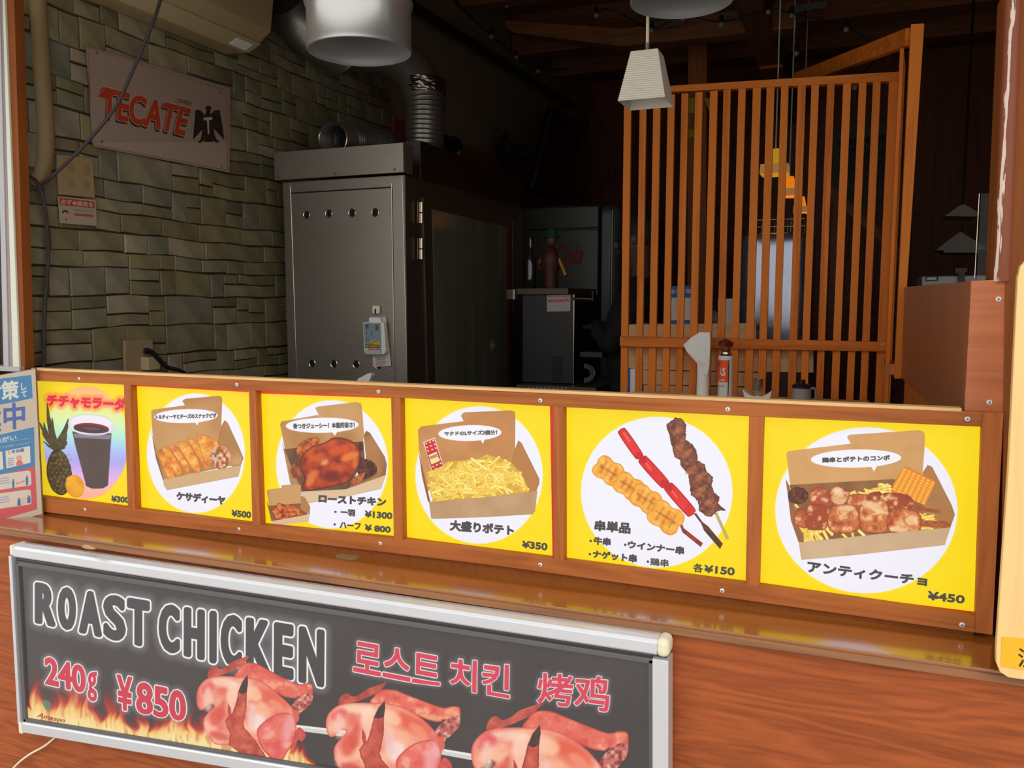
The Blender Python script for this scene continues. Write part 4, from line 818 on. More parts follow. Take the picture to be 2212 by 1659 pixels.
# ================================================================== POSTER on the ledge at the far left
pn = np.array([math.sin(math.radians(38)), -math.cos(math.radians(38)), 0]); p0 = P(82, 960, Y=-.02)
pf = lambda x, y: PN(x, y, p0, pn)
pq = [(-150, 838), (76, 797), (91, 1110), (-140, 1172)]
PC_ = [pf(x, y) for x, y in pq]
def posterart():
    A = Art(PC_, 560, 720, (190, 176, 156)); c8 = (4.6083, 0, 780); A.T = c8; BLU = (70, 122, 166)
    A.poly([(-700, 260), (-700, 560), (327, 366), (313, 136)], BLU); A.poly([(-700, 860), (-700, 1290), (350, 1045), (340, 655)], BLU)
    A.poly([(-700, 1290), (350, 1045), (372, 1475), (-700, 1780)], (196, 82, 84))
    Wt = (206, 206, 190); NV = (76, 96, 160)
    A.text('対', [(-150, 235), (5, 215), (8, 375), (-148, 400)], [(1.5, Wt, 1, 1)]); A.text('策', [(20, 205), (182, 190), (188, 362), (25, 380)], [(1.3, Wt, 1, 1)])
    A.text('し', [(215, 220), (262, 214), (264, 276), (217, 284)], [(.6, Wt, 1, 1)]); A.text('て', [(218, 300), (268, 292), (270, 346), (222, 354)], [(.6, Wt, 1, 1)])
    A.text('業', [(-190, 470), (12, 450), (16, 690), (-185, 715)], [(1.6, NV, 1, 1)]); A.text('中', [(45, 420), (245, 405), (248, 655), (55, 672)], [(1.6, NV, 1, 1)])
    A.text('おねがい', [(-120, 765), (168, 728), (168, 776), (-118, 812)], [(.4, Wt, 1, 1)])
    A.poly([(-100, 815), (295, 764), (295, 768), (-100, 820)], Wt, op=.6)
    A.text('チェックをお願いいたします', [(-60, 850), (300, 800), (300, 818), (-60, 868)], [(.1, Wt, .9, .7)])
    A.poly([(60, 885), (300, 842), (305, 1010), (68, 1062)], (210, 202, 186)); A.poly([(-200, 920), (30, 890), (40, 1068), (-200, 1110)], (210, 202, 186))
    A.text('その他', [(122, 880), (240, 862), (242, 895), (124, 915)], [(.5, NV, .9, 1)]); A.poly([(84, 890), (106, 886), (108, 912), (86, 916)], (196, 82, 84)); A.poly([(88, 894), (103, 891), (104, 908), (90, 911)], (214, 206, 190))
    for k in range(4): A.poly([(82, 962+k*22), (142, 952+k*22), (142, 962+k*22), (82, 972+k*22)], (110, 120, 160), op=.7)
    A.ell(195, 962, 26, 26, (214, 160, 130), edge=(150, 84, 60), ew=1.5); A.poly([(165, 1020), (180, 985), (210, 985), (232, 1012), (220, 1030), (180, 1040)], (206, 110, 96), smooth=True)
    for y0, y1 in ((1120, 1260), (1310, 1450)):
        A.poly([(-300, y0+40), (280, y0-35), (308, y0-25), (316, y0+100), (300, y0+118), (-300, y1+60)], (206, 190, 172), edge=(150, 140, 150), ew=1)
        for k in range(3): A.poly([(-40, y0+48+k*24), (90+k*6, y0+28+k*24), (90+k*6, y0+38+k*24), (-40, y0+60+k*24)], (120, 130, 170), op=.6)
    for x, y in ((135, 1180), (270, 1148)): A.ell(x, y, 9, 9, (70, 106, 150)); A.poly([(x-13, y+12), (x+13, y+10), (x+10, y+85), (x-8, y+88)], (70, 106, 150))
    A.poly([(160, 1215), (175, 1204), (175, 1210), (235, 1192), (235, 1186), (252, 1192), (237, 1204), (237, 1198), (176, 1217), (176, 1224)], (206, 80, 76))
    for x, y in ((190, 1372), (288, 1346)): A.ell(x, y, 11, 11, (70, 106, 150)); A.poly([(x-16, y+12), (x+16, y+8), (x+18, y+62), (x-16, y+68)], (70, 106, 150))
    A.poly([(222, 1362), (255, 1355), (256, 1410), (224, 1416)], (214, 180, 168), edge=(196, 90, 80), ew=1)
    return A.image('poster_art')
ps = thing('notice_poster', pf(40, 1120), 'blue and red health notice poster standing at the far left end of the ledge', 'poster')
sheet('printed_sheet', PC_, posterart(), ps, 0, .95, .45, thick=tuple(-pn*.001))
bq = [pf(x, y) for x, y in ((-150, 836), (77.5, 795.5), (93.5, 1115), (-140, 1180))]
build('backing_board', MB().prism([q-pn*.0015 for q in bq], tuple(-pn*.008)), M['edge'], ps)
# ================================================================== light wooden board at the far right edge
bp_ = [(2216, 562), (2204, 575), (2198, 600), (2178, 1020), (2152, 1400), (2152, 1432), (2160, 1452), (2178, 1464), (2205, 1468), (2330, 1480), (2350, 555)]
bd = thing('hanging_board', P(2230, 1400, Y=-.19), 'light maple board with rounded corners hanging at the right edge', 'sign')
build('board', MB().slab(bp_, -.2, .018), M['board'], bd, bevel=.002)
build('orange_sticker', MB().slab([(2164, 1376), (2320, 1390), (2318, 1462), (2162, 1440)], -.2012, .001), mat('orange_sticker', (252, 176, 20), .5, emis=0), bd, label='orange sticker')
mb = MB(); letters(mb, '注', [(2199, 1399), (2240, 1404), (2240, 1448), (2199, 1440)], yplane(-.2016), .012); build('lettering', mb, M['ink'], bd)
# ================================================================== box of stained panels at the right of the opening
bx = thing('side_box', (-.04, .1, 1.456), 'reddish wooden end box above the right end of the menu frame', 'box')
fz = [(2098, 607), (2186, 603), (2180, 893), (2083, 890)]
build('front_panel', MB().slab(fz, .012, .02), M['boxw'], bx, bevel=.001)
q0 = P(2100, 607, Y=.034); q1 = P(2083, 889, Y=.034)
pts = [q0, P(1954, 620, Y=1.17), P(1947, 816, Y=1.17), q1-np.array([0, 0, .05])]
build('side_panel', MB().prism(pts, (.018, 0, 0)), M['boxs'], bx, bevel=.001)
build('lower_side_panel', MB().prism([P(1946, 818, Y=1.17)+np.array([.012, 0, 0]), q1-np.array([-.012, 0, .052]), q1-np.array([-.012, 0, .5]), P(1946, 818, Y=1.17)+np.array([.012, 0, -.4])], (.012, 0, 0)), M['slaty'], bx)
screw(2157, 646, .012, bx); screw(2137, 869, .012, bx)
# ================================================================== LATTICE SCREEN
YS = 1.50
sn = thing('lattice_screen', (-.68, YS, .25), 'tall orange-brown wooden lattice screen of vertical slats facing the street', 'screen')
SL = [(1344, 1359), (1376.5, 1391), (1405, 1420), (1435, 1449.5), (1464, 1479), (1494, 1509.5), (1524, 1540), (1554, 1569.5), (1584, 1599.5), (1616, 1633), (1645, 1662), (1676, 1692), (1711, 1728), (1738, 1754.5), (1773, 1789), (1806, 1823), (1838.6, 1855.5), (1869.5, 1886), (1903, 1924)]
ztop = P(1600, 190, Y=YS)[2]; zt2 = P(1600, 177, Y=YS)[2]
for i, (a, b) in enumerate(SL):
    xa = P(a, 568, Y=YS)[0]; xb = P(b, 568, Y=YS)[0]
    if i < 18 and i % 3 == 1: xa += .001
    lean = (random.random()-.5)*.004
    mb = MB().prism([(xa, YS, .45), (xb, YS, .45), (xb+lean, YS, ztop-.001), (xa+lean, YS, ztop-.001)], (0, .018 if i < 18 else .04, 0))
    build('slat', mb, M['slat'], sn, bevel=.0008)
xl = P(1342, 568, Y=YS)[0]; xr = P(1950, 172, Y=YS)[0]
build('top_rail', MB().prism([(xl, YS-.004, P(1345, 204, Y=YS)[2]), (xr, YS-.004, P(1945, 175, Y=YS)[2]), (xr, YS-.004, P(1945, 155, Y=YS)[2]), (xl, YS-.004, P(1345, 192, Y=YS)[2])], (0, .04, 0)), M['slatx'], sn, bevel=.001)
build('mid_rail', MB().slab([(1339, 726.5), (1915, 738.5), (1914, 760), (1339, 748)], YS-.02, .0195), M['slatx'], sn, bevel=.001)
screw(1343, 732, YS-.02, sn, .004); screw(1907, 744, YS-.02, sn, .004)
# second lattice running towards the street
s2 = thing('lattice_screen', (-.15, 1.3, .25), 'narrow lattice screen seen edge-on between the big lattice and the tall post', 'screen')
for k in range(5):
    y = 1.235+k*.055; x0 = -.172+.004*k
    build('slat', MB().box((x0, y, .9), (x0+.012, y+.03, 2.50)), M['slat'], s2, bevel=.0008)
build('rail', MB().prism([P(1917, 786, Y=1.2), P(1935, 787, Y=1.2), P(1935, 811, Y=1.2), P(1917, 809, Y=1.2)], (0, .28, 0)), M['slaty'], s2, bevel=.001)
po = thing('wooden_post', (-.13, 1.18, .25), 'tall square wooden post right of the lattice screen with a diagonal brace', 'post')
build('post', MB().slab([(1968, 52), (1997, 50), (1958, 640), (1947, 818), (1932, 818), (1942, 600)], 1.175, .05), M['slat'], po, bevel=.0015)
a = P(1966, 80, Y=1.2); b = P(1722, 172, Y=2.1)
build('brace', MB().bar(tuple(a), tuple(b), .03, .055), M['slatx'], po, bevel=.001)
# shelf boards behind the screen
sh = thing('plank_shelf', (-.75, 1.62, 1.2), 'pale pine plank counter behind the lattice screen', 'shelf')
for q in ([(1357, 701), (1633, 698), (1633, 740), (1357, 740)], [(1357, 745), (1757, 745), (1757, 805), (1357, 798)], [(1357, 799), (1642, 806), (1642, 835), (1357, 830)], [(1390, 832), (1642, 838), (1642, 872), (1390, 868)]):
    build('plank', MB().slab(q, 1.56, .02), M['plank'], sh, bevel=.001)
build('shelf_top', MB().box((P(1357, 701, Y=1.58)[0], 1.585, P(1500, 703, Y=1.56)[2]-.02), (P(1633, 701, Y=1.58)[0], 1.85, P(1500, 703, Y=1.56)[2])), M['pale'], sh)
# payment sign, paper and bag standing on the shelf top
zs = P(1500, 703, Y=1.56)[2]
def stand(name, px, Y, m, label, cat, th=.004):
    t = thing(name, P(px[2][0], px[2][1], Y=Y), label, cat); build('board', MB().slab(px, Y, th), m, t); return t
t = stand('payment_sign', [(1450, 618), (1493, 617), (1493, 703), (1450, 703)], 1.60, M['paper'], 'small blue and white payment sign standing on the plank shelf behind the slats', 'sign')
build('blue_header', MB().slab([(1450, 618), (1493, 617), (1493, 643), (1450, 643)], 1.5985, .001), M['blue'], t); build('blue_footer', MB().slab([(1450, 692), (1493, 691), (1493, 703), (1450, 703)], 1.5985, .001), M['blue'], t)
mb = MB(); letters(mb, '支付客服', [(1448, 625), (1494, 624), (1494, 634), (1448, 635)], yplane(1.5978), .01); build('lettering', mb, M['paper'], t)
t = stand('white_card', [(1551, 646), (1583, 645), (1583, 699), (1551, 699)], 1.62, M['paper'], 'plain white card standing on the plank shelf left of the steel tank', 'card')
tag(build('plastic_bag', MB().add([P(x, y, Y=1.6+dy) for x, y, dy in ((1538, 672, 0), (1545, 670, .03), (1550, 676, 0), (1550, 698, .03), (1543, 699, -.01), (1539, 690, .02))], [(0, 1, 5), (1, 2, 5), (2, 3, 5), (3, 4, 5)]), mat('crumpled_clear_film', (150, 144, 136), .15), bevel=0), 'crumpled clear plastic bag left of the white card on the shelf', 'bag')
# blue box low behind the slats
t = thing('folder_box', P(1366, 850, Y=1.53), 'blue and white carton low behind the leftmost slats', 'box')
build('carton', MB().slab([(1357, 797), (1372, 797), (1372, 852), (1357, 850)], 1.53, .02), M['paper'], t); build('blue_side', MB().slab([(1355, 796), (1361, 796), (1361, 850), (1355, 850)], 1.528, .02), M['blue'], t)
# inner counter in front of the screen
zc = P(1565, 857, Y=1.36)[2]-.004
ic = thing('inner_counter', (-.65, 1.3, .25), 'narrow wooden counter inside the stall in front of the lattice screen', 'counter')
build('counter_top', MB().box((P(1350, 860, Y=1.3)[0], 1.12, zc-.02), (P(1880, 862, Y=1.3)[0], 1.47, zc)), M['pale'], ic, bevel=.001)
for x in (-1.1, -.25): build('leg', MB().box((x, 1.2, .25), (x+.05, 1.25, zc-.02)), M['slat'], ic)
# rolled paper
t = thing('paper_roll', (P(1518, 857, Y=1.4)[0], 1.4, zc), 'loosely rolled sheet of white paper leaning against the lattice', 'paper')
c = P(1518, 857, Y=1.42); r_ = .0265
tp = P(1519, 722, Y=1.42)
build('roll', MB().lathe([(r_*.93, 0), (r_*.95, .1), (r_*.98, .2), (r_, tp[2]-zc), (r_*.8, tp[2]-zc), (r_*.8, 0)], (c[0], 1.42, zc), seg=28), M['paper'], t, smooth=True)
fl = [(1510, 718), (1492, 730), (1476, 745), (1484, 760), (1500, 778), (1512, 792), (1527, 812), (1532, 790), (1534, 745), (1533, 718)]
mb = MB(); A_ = [P(x, y, Y=1.385+.012*math.sin((x-1476)/18)) for x, y in fl]; mb.add(A_+[p_+np.array([0, .0015, 0]) for p_ in A_], [tuple(range(10)), tuple(range(19, 9, -1))]+[(i, i+10, (i+1) % 10+10, (i+1) % 10) for i in range(10)])
build('loose_flap', mb, M['paper'], t)
# gas torch
gx = P(1566, 850, Y=1.3); t = thing('gas_torch', (gx[0], 1.3, zc), 'orange and white gas canister with a torch head beside the paper roll', 'torch')
R0 = (P(1583, 820, Y=1.3)[0]-P(1549, 820, Y=1.3)[0])/2*.95; z1 = P(1566, 776, Y=1.3-R0)[2]
def cyl(px, py, C=(gx[0], 1.3), R_=R0+.0006):
    px = max(px, P(gx[0]*0+1549.2, 800, Y=1.3)[0]*0+1549.6)
    d = ray(px, py); a = d[0]**2+d[1]**2; ox, oy = CAM[0]-C[0], CAM[1]-C[1]; b = 2*(ox*d[0]+oy*d[1]); c = ox*ox+oy*oy-R_*R_
    D = b*b-4*a*c
    if D < 0: D = 0
    return CAM+(-b-math.sqrt(D))/(2*a)*d
build('canister', MB().lathe([(R0*.9, .0), (R0, .004), (R0, z1-zc), (R0*1.04, z1-zc+.004), (R0*.95, z1-zc+.012)], (gx[0], 1.3, zc), seg=32, close=True), M['white'], t, smooth=True)
zo0 = P(1566, 826, Y=1.3-R0)[2]; zo1 = P(1566, 778, Y=1.3-R0)[2]
mb = MB(); n = 20; a0, a1 = -3.1, -1.09
vs = [(gx[0]+(R0+.0003)*math.cos(a0+(a1-a0)*i/n), 1.3+(R0+.0003)*math.sin(a0+(a1-a0)*i/n), z) for z in (zo0, zo1) for i in range(n+1)]
mb.add(vs, [(i, i+1, n+2+i, n+1+i) for i in range(n)]); build('orange_label', mb, M['orange'], t, smooth=True)
mb = MB(); vs = [(gx[0]+(R0+.0005)*math.cos(a), 1.3+(R0+.0005)*math.sin(a), z) for z in (zc+.004, zo1) for a in (-1.085, -1.02, -.955)]
mb.add(vs, [(0, 1, 4, 3), (1, 2, 5, 4)]); build('dark_stripe', mb, M['ink'], t)
mb = MB(); letters(mb, 'AS', [(1550.2, 795), (1566.5, 794), (1567, 812), (1550.6, 813)], cyl, .03)
letters(mb, '日本製', [(1553, 819), (1565, 819), (1565, 823.5), (1553, 823.5)], cyl, .01); build('white_lettering', mb, M['paper'], t)
mb = MB(); letters(mb, 'CASSETTE', [(1535, 785), (1555, 784), (1555, 788.5), (1536, 789)], cyl, .03); letters(mb, 'カセットガス', [(1547, 833), (1565, 832), (1565, 836), (1547, 837)], cyl, .02); build('dark_lettering', mb, M['ink'], t)
build('shoulder', MB().lathe([(R0*.95, 0), (R0*.8, .006), (R0*.72, .012), (R0*.74, .017), (R0*.4, .02)], (gx[0], 1.3, z1+.012-.001), seg=28, close=True), M['brass'], t, smooth=True)
zt_ = z1+.031
build('torch_collar', MB().lathe([(R0*.5, 0), (R0*.42, .014), (R0*.35, .03)], (gx[0], 1.3, zt_), seg=20, close=True), M['redd'], t, smooth=True)
build('torch_body', MB().tube([(gx[0]+.012, 1.32, zt_+.022), (gx[0]+.0, 1.27, zt_+.034), (gx[0]-.006, 1.235, zt_+.03)], .0125, 14), M['redd'], t, smooth=True)
build('nozzle', MB().lathe([(.011, 0), (.011, .02), (.006, .02), (.004, .012)], (gx[0]-.007, 1.222, zt_+.028), (0.15, 1, .05), 18), M['gold'], t, smooth=True)
# steel cup on white dish, jar
dc = P(1637, 860, Y=1.3); t = thing('white_dish', (dc[0], 1.3, zc), 'curved white porcelain dish on the inner counter', 'dish')
mb = MB(); n = 14; hw = .052; prof = []
vs = []; fs = []
for i in range(n+1):
    u = -1+2*i/n; x = u*hw; z = .012+.026*abs(u)**2.2; vs += [(dc[0]+x, 1.27, zc+z+.007), (dc[0]+x, 1.34, zc+z+.007), (dc[0]+x*.9, 1.34, zc+z*.6-.003), (dc[0]+x*.9, 1.27, zc+z*.6-.003)]
for i in range(n):
    o = i*4; fs += [(o+k, o+(k+1) % 4, o+4+(k+1) % 4, o+4+k) for k in range(4)]
fs += [(3, 2, 1, 0), (n*4, n*4+1, n*4+2, n*4+3)]; mb.add(vs, fs); build('dish', mb, M['porcelain'], t, smooth=True)
t = thing('steel_cup', (dc[0], 1.30, zc+.01), 'small steel cylinder with rubber bands standing in the white dish', 'cup')
zt = P(1637, 819, Y=1.3)[2]
build('cup', MB().lathe([(.017, 0), (.018, zt-zc-.01), (.016, zt-zc-.01), (.015, .004)], (dc[0], 1.30, zc+.012), seg=28), M['brass'], t, smooth=True)
mb = MB()
for k, (dz, tl) in enumerate(((.018, .1), (.024, -.12))): mb.tube([(dc[0]+.02*math.cos(a), 1.30+.02*math.sin(a), zc+dz+.012+tl*.02*math.cos(a)) for a in [2*PI*i/24 for i in range(25)]], .0012, 6)
build('rubber_band', mb, mat('tan_rubber', (200, 150, 70), .6), t, smooth=True)
jc = P(1731, 861, Y=1.3); t = thing('plastic_jar', (jc[0], 1.3, zc), 'grey plastic measuring jar with dark lid and side handle', 'jar')
jh = P(1731, 838, Y=1.3)[2]-zc
build('jar_body', MB().lathe([(.030, 0), (.033, .004), (.033, jh), (.029, jh), (.029, .006), (.001, .006)], (jc[0], 1.3, zc), seg=28), mat('smoky_plastic', (150, 146, 138), .3), t, smooth=True)
build('lid', MB().lathe([(.0345, 0), (.0345, .006), (.028, .014), (.012, .016), (.012, .03), (.009, .03)], (jc[0], 1.3, zc+jh), seg=28, close=True), M['black'], t, smooth=True)
hx = jc[0]+.031
build('handle', MB().tube(smoothpath([(hx, 1.29, zc+jh), (hx+.016, 1.29, zc+jh-.002), (hx+.017, 1.29, zc+.012), (hx, 1.29, zc+.006)], 5), .0045, 8), M['grey'], t, smooth=True)
# ================================================================== TANK / polished cabinet behind the screen
YT = 2.2; xa = P(1592, 600, Y=YT)[0]; xb = P(1757, 600, Y=YT)[0]; zT = P(1680, 502, Y=YT)[2]; RT = (xb-xa)/2; tcx = (xa+xb)/2
t = thing('steel_tank', (tcx, YT+RT, .25), 'large polished steel drum with a rounded top behind the lattice', 'tank')
SE = []
for i in range(72):
    a_ = 2*PI*i/72; c_, s_ = math.cos(a_), math.sin(a_); SE.append((abs(c_)**.32*(1 if c_ > 0 else -1), abs(s_)**.8*(1 if s_ > 0 else -1)))
mb = MB(); H_ = zT-.25; pr_ = [(.97, 0), (1, .02), (1, H_-.07), (.99, H_-.03), (.95, H_-.008), (.85, H_), (.01, H_)]
mb.add([(tcx+RT*k_*u, YT+RT+RT*k_*v, .25+z) for k_, z in pr_ for u, v in SE], [(j*72+i, j*72+(i+1) % 72, (j+1)*72+(i+1) % 72, (j+1)*72+i) for j in range(len(pr_)-1) for i in range(72)])
build('drum', mb, M['tank'], t, smooth=True)
for px, py in ((1612, 718-82), (1732, 716), (1735, 637)):
    c = P(px, py, Y=YT+.02); build('latch', MB().box((c[0]-.006, c[1]-.02, c[2]-.016), (c[0]+.006, c[1]+.05, c[2]+.016)), M['black'], t, bevel=.002)
t = thing('wire_basket', (tcx, YT+RT, zT), 'wire basket standing on top of the steel drum', 'basket')
mb = MB(); bw = RT*.72
for z in (0.003, .05, .085): mb.tube([(tcx+bw*x, YT+RT+bw*y, zT+z) for x, y in ((-1, -1), (1, -1), (1, 1), (-1, 1), (-1, -1))], .0018, 5)
for k in range(9):
    u = -1+k/4
    for a, b in (((u, -1), (u, 1)), ((-1, u), (1, u))):
        mb.tube([(tcx+bw*a[0], YT+RT+bw*a[1], zT+.085), (tcx+bw*a[0], YT+RT+bw*a[1], zT+.003), (tcx+bw*b[0], YT+RT+bw*b[1], zT+.003), (tcx+bw*b[0], YT+RT+bw*b[1], zT+.085)], .0011, 4)
build('wires', mb, M['brass'], t)
# ================================================================== LAMPS
def frustum(mb, c, a, b, h, ribs=0, depth=0, wall=.003, rot=0):
    cx_, cy_, z = c; R_ = []
    lv = []
    if ribs:
        for i in range(ribs*2+1):
            u = i/(ribs*2); lv.append((b+(a-b)*u+(depth if i % 2 else 0), z+h*u))
    else: lv = [(b, z), (a, z+h)]
    inner = [(b-wall, z), (a-wall, z+h-wall)]; rings = lv+inner[::-1]
    cs, sn_ = math.cos(rot), math.sin(rot)
    vs = [(cx_+(x*cs-y*sn_)*s_/2, cy_+(x*sn_+y*cs)*s_/2, zz) for s_, zz in rings for x, y in ((-1, -1), (1, -1), (1, 1), (-1, 1))]; n = len(rings)
    fs = [(i*4+k, i*4+(k+1) % 4, (i+1) % n*4+(k+1) % 4, (i+1) % n*4+k) for i in range(n) for k in range(4) if i != n-3+1 or True]
    k_ = (len(lv))*4; fs += [tuple(range(k_, k_+4))]; mb.add(vs, fs); return mb
fl_ = P(1335, 220, Y=.6); fr_ = P(1436, 207, Y=.6); zb = (fl_[2]+fr_[2])/2; br_ = P(1448, 240, Z=zb)
sb = fr_[0]-fl_[0]; lc = ((fl_[0]+fr_[0])/2, .6+sb/2, zb); th = P(1395, 107, Y=.6+.03)[2]-zb; stp = (P(1422, 106, Y=.63)[0]-P(1365, 106, Y=.63)[0])
t = thing('ribbed_pendant', lc, 'white ribbed square pendant lamp shade hanging in front of the lattice', 'lamp')
build('shade', frustum(MB(), lc, stp, sb, th, 22, .0035), M['kraftw'], t, bevel=0)
build('rod', MB().tube([(lc[0], lc[1], zb+th+.03), (lc[0], lc[1], 3.5)], .005, 8), M['cream'], t); build('rod_end', MB().tube([(lc[0], lc[1], zb+th-.02), (lc[0], lc[1], zb+th+.03)], .006, 8), M['grey'], t)
def alushade(px, py, pw, label):
    c = P(px, py, Y=.5); r = (P(px+pw/2, py, Y=.5)[0]-P(px-pw/2, py, Y=.5)[0])/2
    t = thing('aluminium_shade', c, label, 'lamp')
    prof = [(r, 0), (r, .012), (r*.995, .018), (r*.995, .128), (r*1.03, .138), (r*1.04, .15), (r*1.02, .158), (r*.975, .163), (r*.93, .26), (r*.80, .40), (r*.45, .52), (r*.3, .56), (r*.3, .64), (.001, .64)]
    inn = [(max(.001, a-.003), b-.002) for a, b in prof[:-1]][::-1]
    build('shade', MB().lathe(prof+[(.001, .637)]+inn[1:]+[(r, 0)], c, seg=64), M['shade'], t, smooth=True)
    build('lamp_socket', MB().lathe([(.03, 0), (.03, .12)], (c[0], c[1], c[2]+.40), seg=16, close=True), M['white'], t, smooth=True)
    build('cord', MB().tube([(c[0], c[1], c[2]+.63), (c[0], c[1], 3.86)], .004, 6), M['black'], t)
alushade(777, 112, 193, 'spun aluminium drum lamp shade hanging at the top left, above the oven')
alushade(1472, 4, 220, 'spun aluminium lamp shade cut off by the top edge, above the ribbed pendant')
def amber(px, pytop, pybot, w, Y, m, label):
    z0 = P(px, pybot, Y=Y)[2]; z1_ = P(px, pytop, Y=Y)[2]; x = P(px, pybot, Y=Y)[0]; W_ = P(px+w/2, pybot, Y=Y)[0]-P(px-w/2, pybot, Y=Y)[0]
    t = thing('wooden_pendant', (x, Y, z0), label, 'lamp', 'amber pendant lamps behind the lattice')
    build('upper_shade', frustum(MB(), (x, Y, z0), W_*.42, W_*.9, z1_-z0), m, t)
    build('lower_band', frustum(MB(), (x, Y, z0+.004), W_*.98, W_*1.02, (z1_-z0)*.36), mat('thin_wood_band', (214, 160, 92), .6, emis=.3), t)
    build('bulb', MB().ball((x, Y, z0+.03), .02), M['glow'], t, smooth=True)
    build('cord', MB().tube([(x, Y, z1_-.01), (x, Y, 3.86)], .004, 6), M['white'], t)
    return
    L = bpy.data.lights.new('lamp_light', 'POINT'); L.energy = 1.2; L.color = (1, .62, .25); L.shadow_soft_size = .03; lo = bpy.data.objects.new('lamp_light', L); sc.collection.objects.link(lo); lo.parent = t; lo.location = (0, 0, -.03)
amber(1674, 323, 379, 60, 2.9, M['amber2'], 'olive yellow lit pendant behind the slats, highest of the three')
amber(1704, 382, 426, 44, 3.6, M['amber'], 'orange lit pendant behind the slats, middle of the three')
amber(1730, 425, 461, 32, 4.3, M['amber'], 'orange lit pendant behind the slats, lowest of the three')
# ================================================================== OVEN
YO = 1.25
ov = thing('roasting_oven', (-2.35, 1.9, .25), 'tall stainless steel rotisserie oven cabinet with vent holes and a glass side door', 'oven')
XL = P(610, 400, Y=YO)[0]; XO = P(872, 400, Y=YO)[0]; YB = 2.62; ZT = P(868, 378, Y=YO)[2]
build('cabinet', MB().box((XL, YO+.006, .27), (XO, YB, ZT)), M['steel'], ov)
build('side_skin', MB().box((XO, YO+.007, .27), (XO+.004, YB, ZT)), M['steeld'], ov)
build('corner_stile', MB().slab([(848, 392), (868, 380), (880, 860), (853, 860)], YO, .02), M['steel'], ov, bevel=.001)
build('corner_stile', MB().slab([(610, 396), (626, 395), (644, 860), (637, 860)], YO, .02), M['steel'], ov, bevel=.001)
# front panel with round vent holes
holes = [(662, 464), (710, 461), (760, 460), (810, 459), (674, 785), (721, 786), (769, 787), (817, 789)]
pq_ = [(628, 418), (845, 405), (852, 860), (642, 860)]
build('front_panel', MB().slab(pq_, YO-.004, .008), M['steel'], ov, bevel=.001)
for x, y in holes:
    c = P(x, y, Y=YO-.005); o = build('vent_hole', MB().lathe([(.0135, 0), (.0165, -.0015), (.0185, 0)], c, (0, 1, 0), 24), M['brass'], ov, smooth=True)
    build('hole_disc', MB().lathe([(.0001, -.0004), (.0136, -.0004)], c, (0, 1, 0), 24), M['hole'], o)
for x, y in ((843, 450), (631, 463), (848, 675), (845, 797), (645, 782)):
    build('rivet', MB().ball(P(x, y, Y=YO-.006), .0035, 8, 6), M['brass'], ov, smooth=True)
for q in (((845.5, 396), (852.5, 840)), ((627.5, 405), (642, 840)), ((868.5, 381), (880.3, 840))):
    build('bright_edge', MB().tube([P(q[0][0], q[0][1], Y=YO-.0045), P(q[1][0], q[1][1], Y=YO-.0045)], .0013, 6), M['brass'], ov)
build('panel_gap', MB().slab([(628, 416), (846, 403), (846, 406), (628, 419)], YO-.0045, .002), M['hole'], ov)
# cap around the top
cz0 = P(868, 372, Y=YO-.03)[2]; cz1 = P(868, 308, Y=YO-.03)[2]
cxl = P(592, 350, Y=YO-.03)[0]; cxr = P(871, 340, Y=YO-.03)[0]
cap = MB().box((cxl, YO-.03, cz0), (cxr, YO-.022, cz1)); build('front_fascia', cap, M['steel'], ov, bevel=.001)
build('side_fascia', MB().box((cxr-.006, YO-.022, cz0), (cxr, 1.30, cz1)), M['steel'], ov, bevel=.001)
for x, y in ((601, 383), (724, 375), (852, 366)): build('rivet', MB().lathe([(.0001, -.003), (.004, -.003), (.006, 0)], P(x, y, Y=YO-.0305), (0, 1, 0), 14), M['gold'], ov, smooth=True)
build('upper_housing', MB().box((XL+.08, 1.42, ZT), (XO-.01, YB-.02, ZT+.17)), mat('dark_housing', (40, 26, 18), .3), ov, bevel=.002)
# side door with glass
xp = xplane(XO+.004)
def sx_(q, X, dep): return MB().prism([P(x, y, X=X) for x, y in q], (dep, 0, 0))
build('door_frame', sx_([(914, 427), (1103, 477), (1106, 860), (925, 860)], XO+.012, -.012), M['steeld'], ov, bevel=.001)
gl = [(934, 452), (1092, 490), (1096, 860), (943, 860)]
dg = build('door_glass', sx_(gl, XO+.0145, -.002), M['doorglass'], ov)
build('red_seal', MB().add([P(x, y, X=XO+.0155) for x, y in ((1092, 484), (1097, 485), (1100, 860), (1096, 860))], [(0, 1, 2, 3)]), mat('red_seal', (150, 36, 20), .5), ov)
build('door_edge', MB().add([P(x, y, X=XO+.0155) for x, y in ((1106, 478), (1108, 478), (1110, 860), (1108, 860))], [(0, 1, 2, 3)]), M['brass'], ov)
for y0, y1 in ((437, 482), (515, 560)):
    a = P(911, y0, X=XO+.018); b = P(911, y1, X=XO+.018); m_ = (a+b)/2
    build('hinge', MB().tube([a, m_-np.array([0, 0, -.002])], .006, 12).tube([m_+np.array([0, 0, -.003]), b], .006, 12).prism([a+np.array([-.006, .0, 0]), b+np.array([-.006, .0, 0]), b+np.array([-.006, -.03, 0]), a+np.array([-.006, -.03, 0])], (.003, 0, 0)), M['brass'], ov, smooth=True)
c = P(1064, 747, X=XO+.016)
o = build('door_window_ring', MB().lathe([(.013, 0), (.015, .004), (.030, .004), (.032, 0)], c, (1, 0, 0), 32), M['ring'], ov, smooth=True)
build('lens', MB().ball(c, .013, 16, 8, (.4, 1, 1)), M['lens'], o, smooth=True)
c = P(1107, 636, X=XO+.02); build('latch', MB().box((c[0]-.01, c[1]-.02, c[2]-.03), (c[0]+.02, c[1]+.03, c[2]+.03)), M['brass'], ov, bevel=.004)
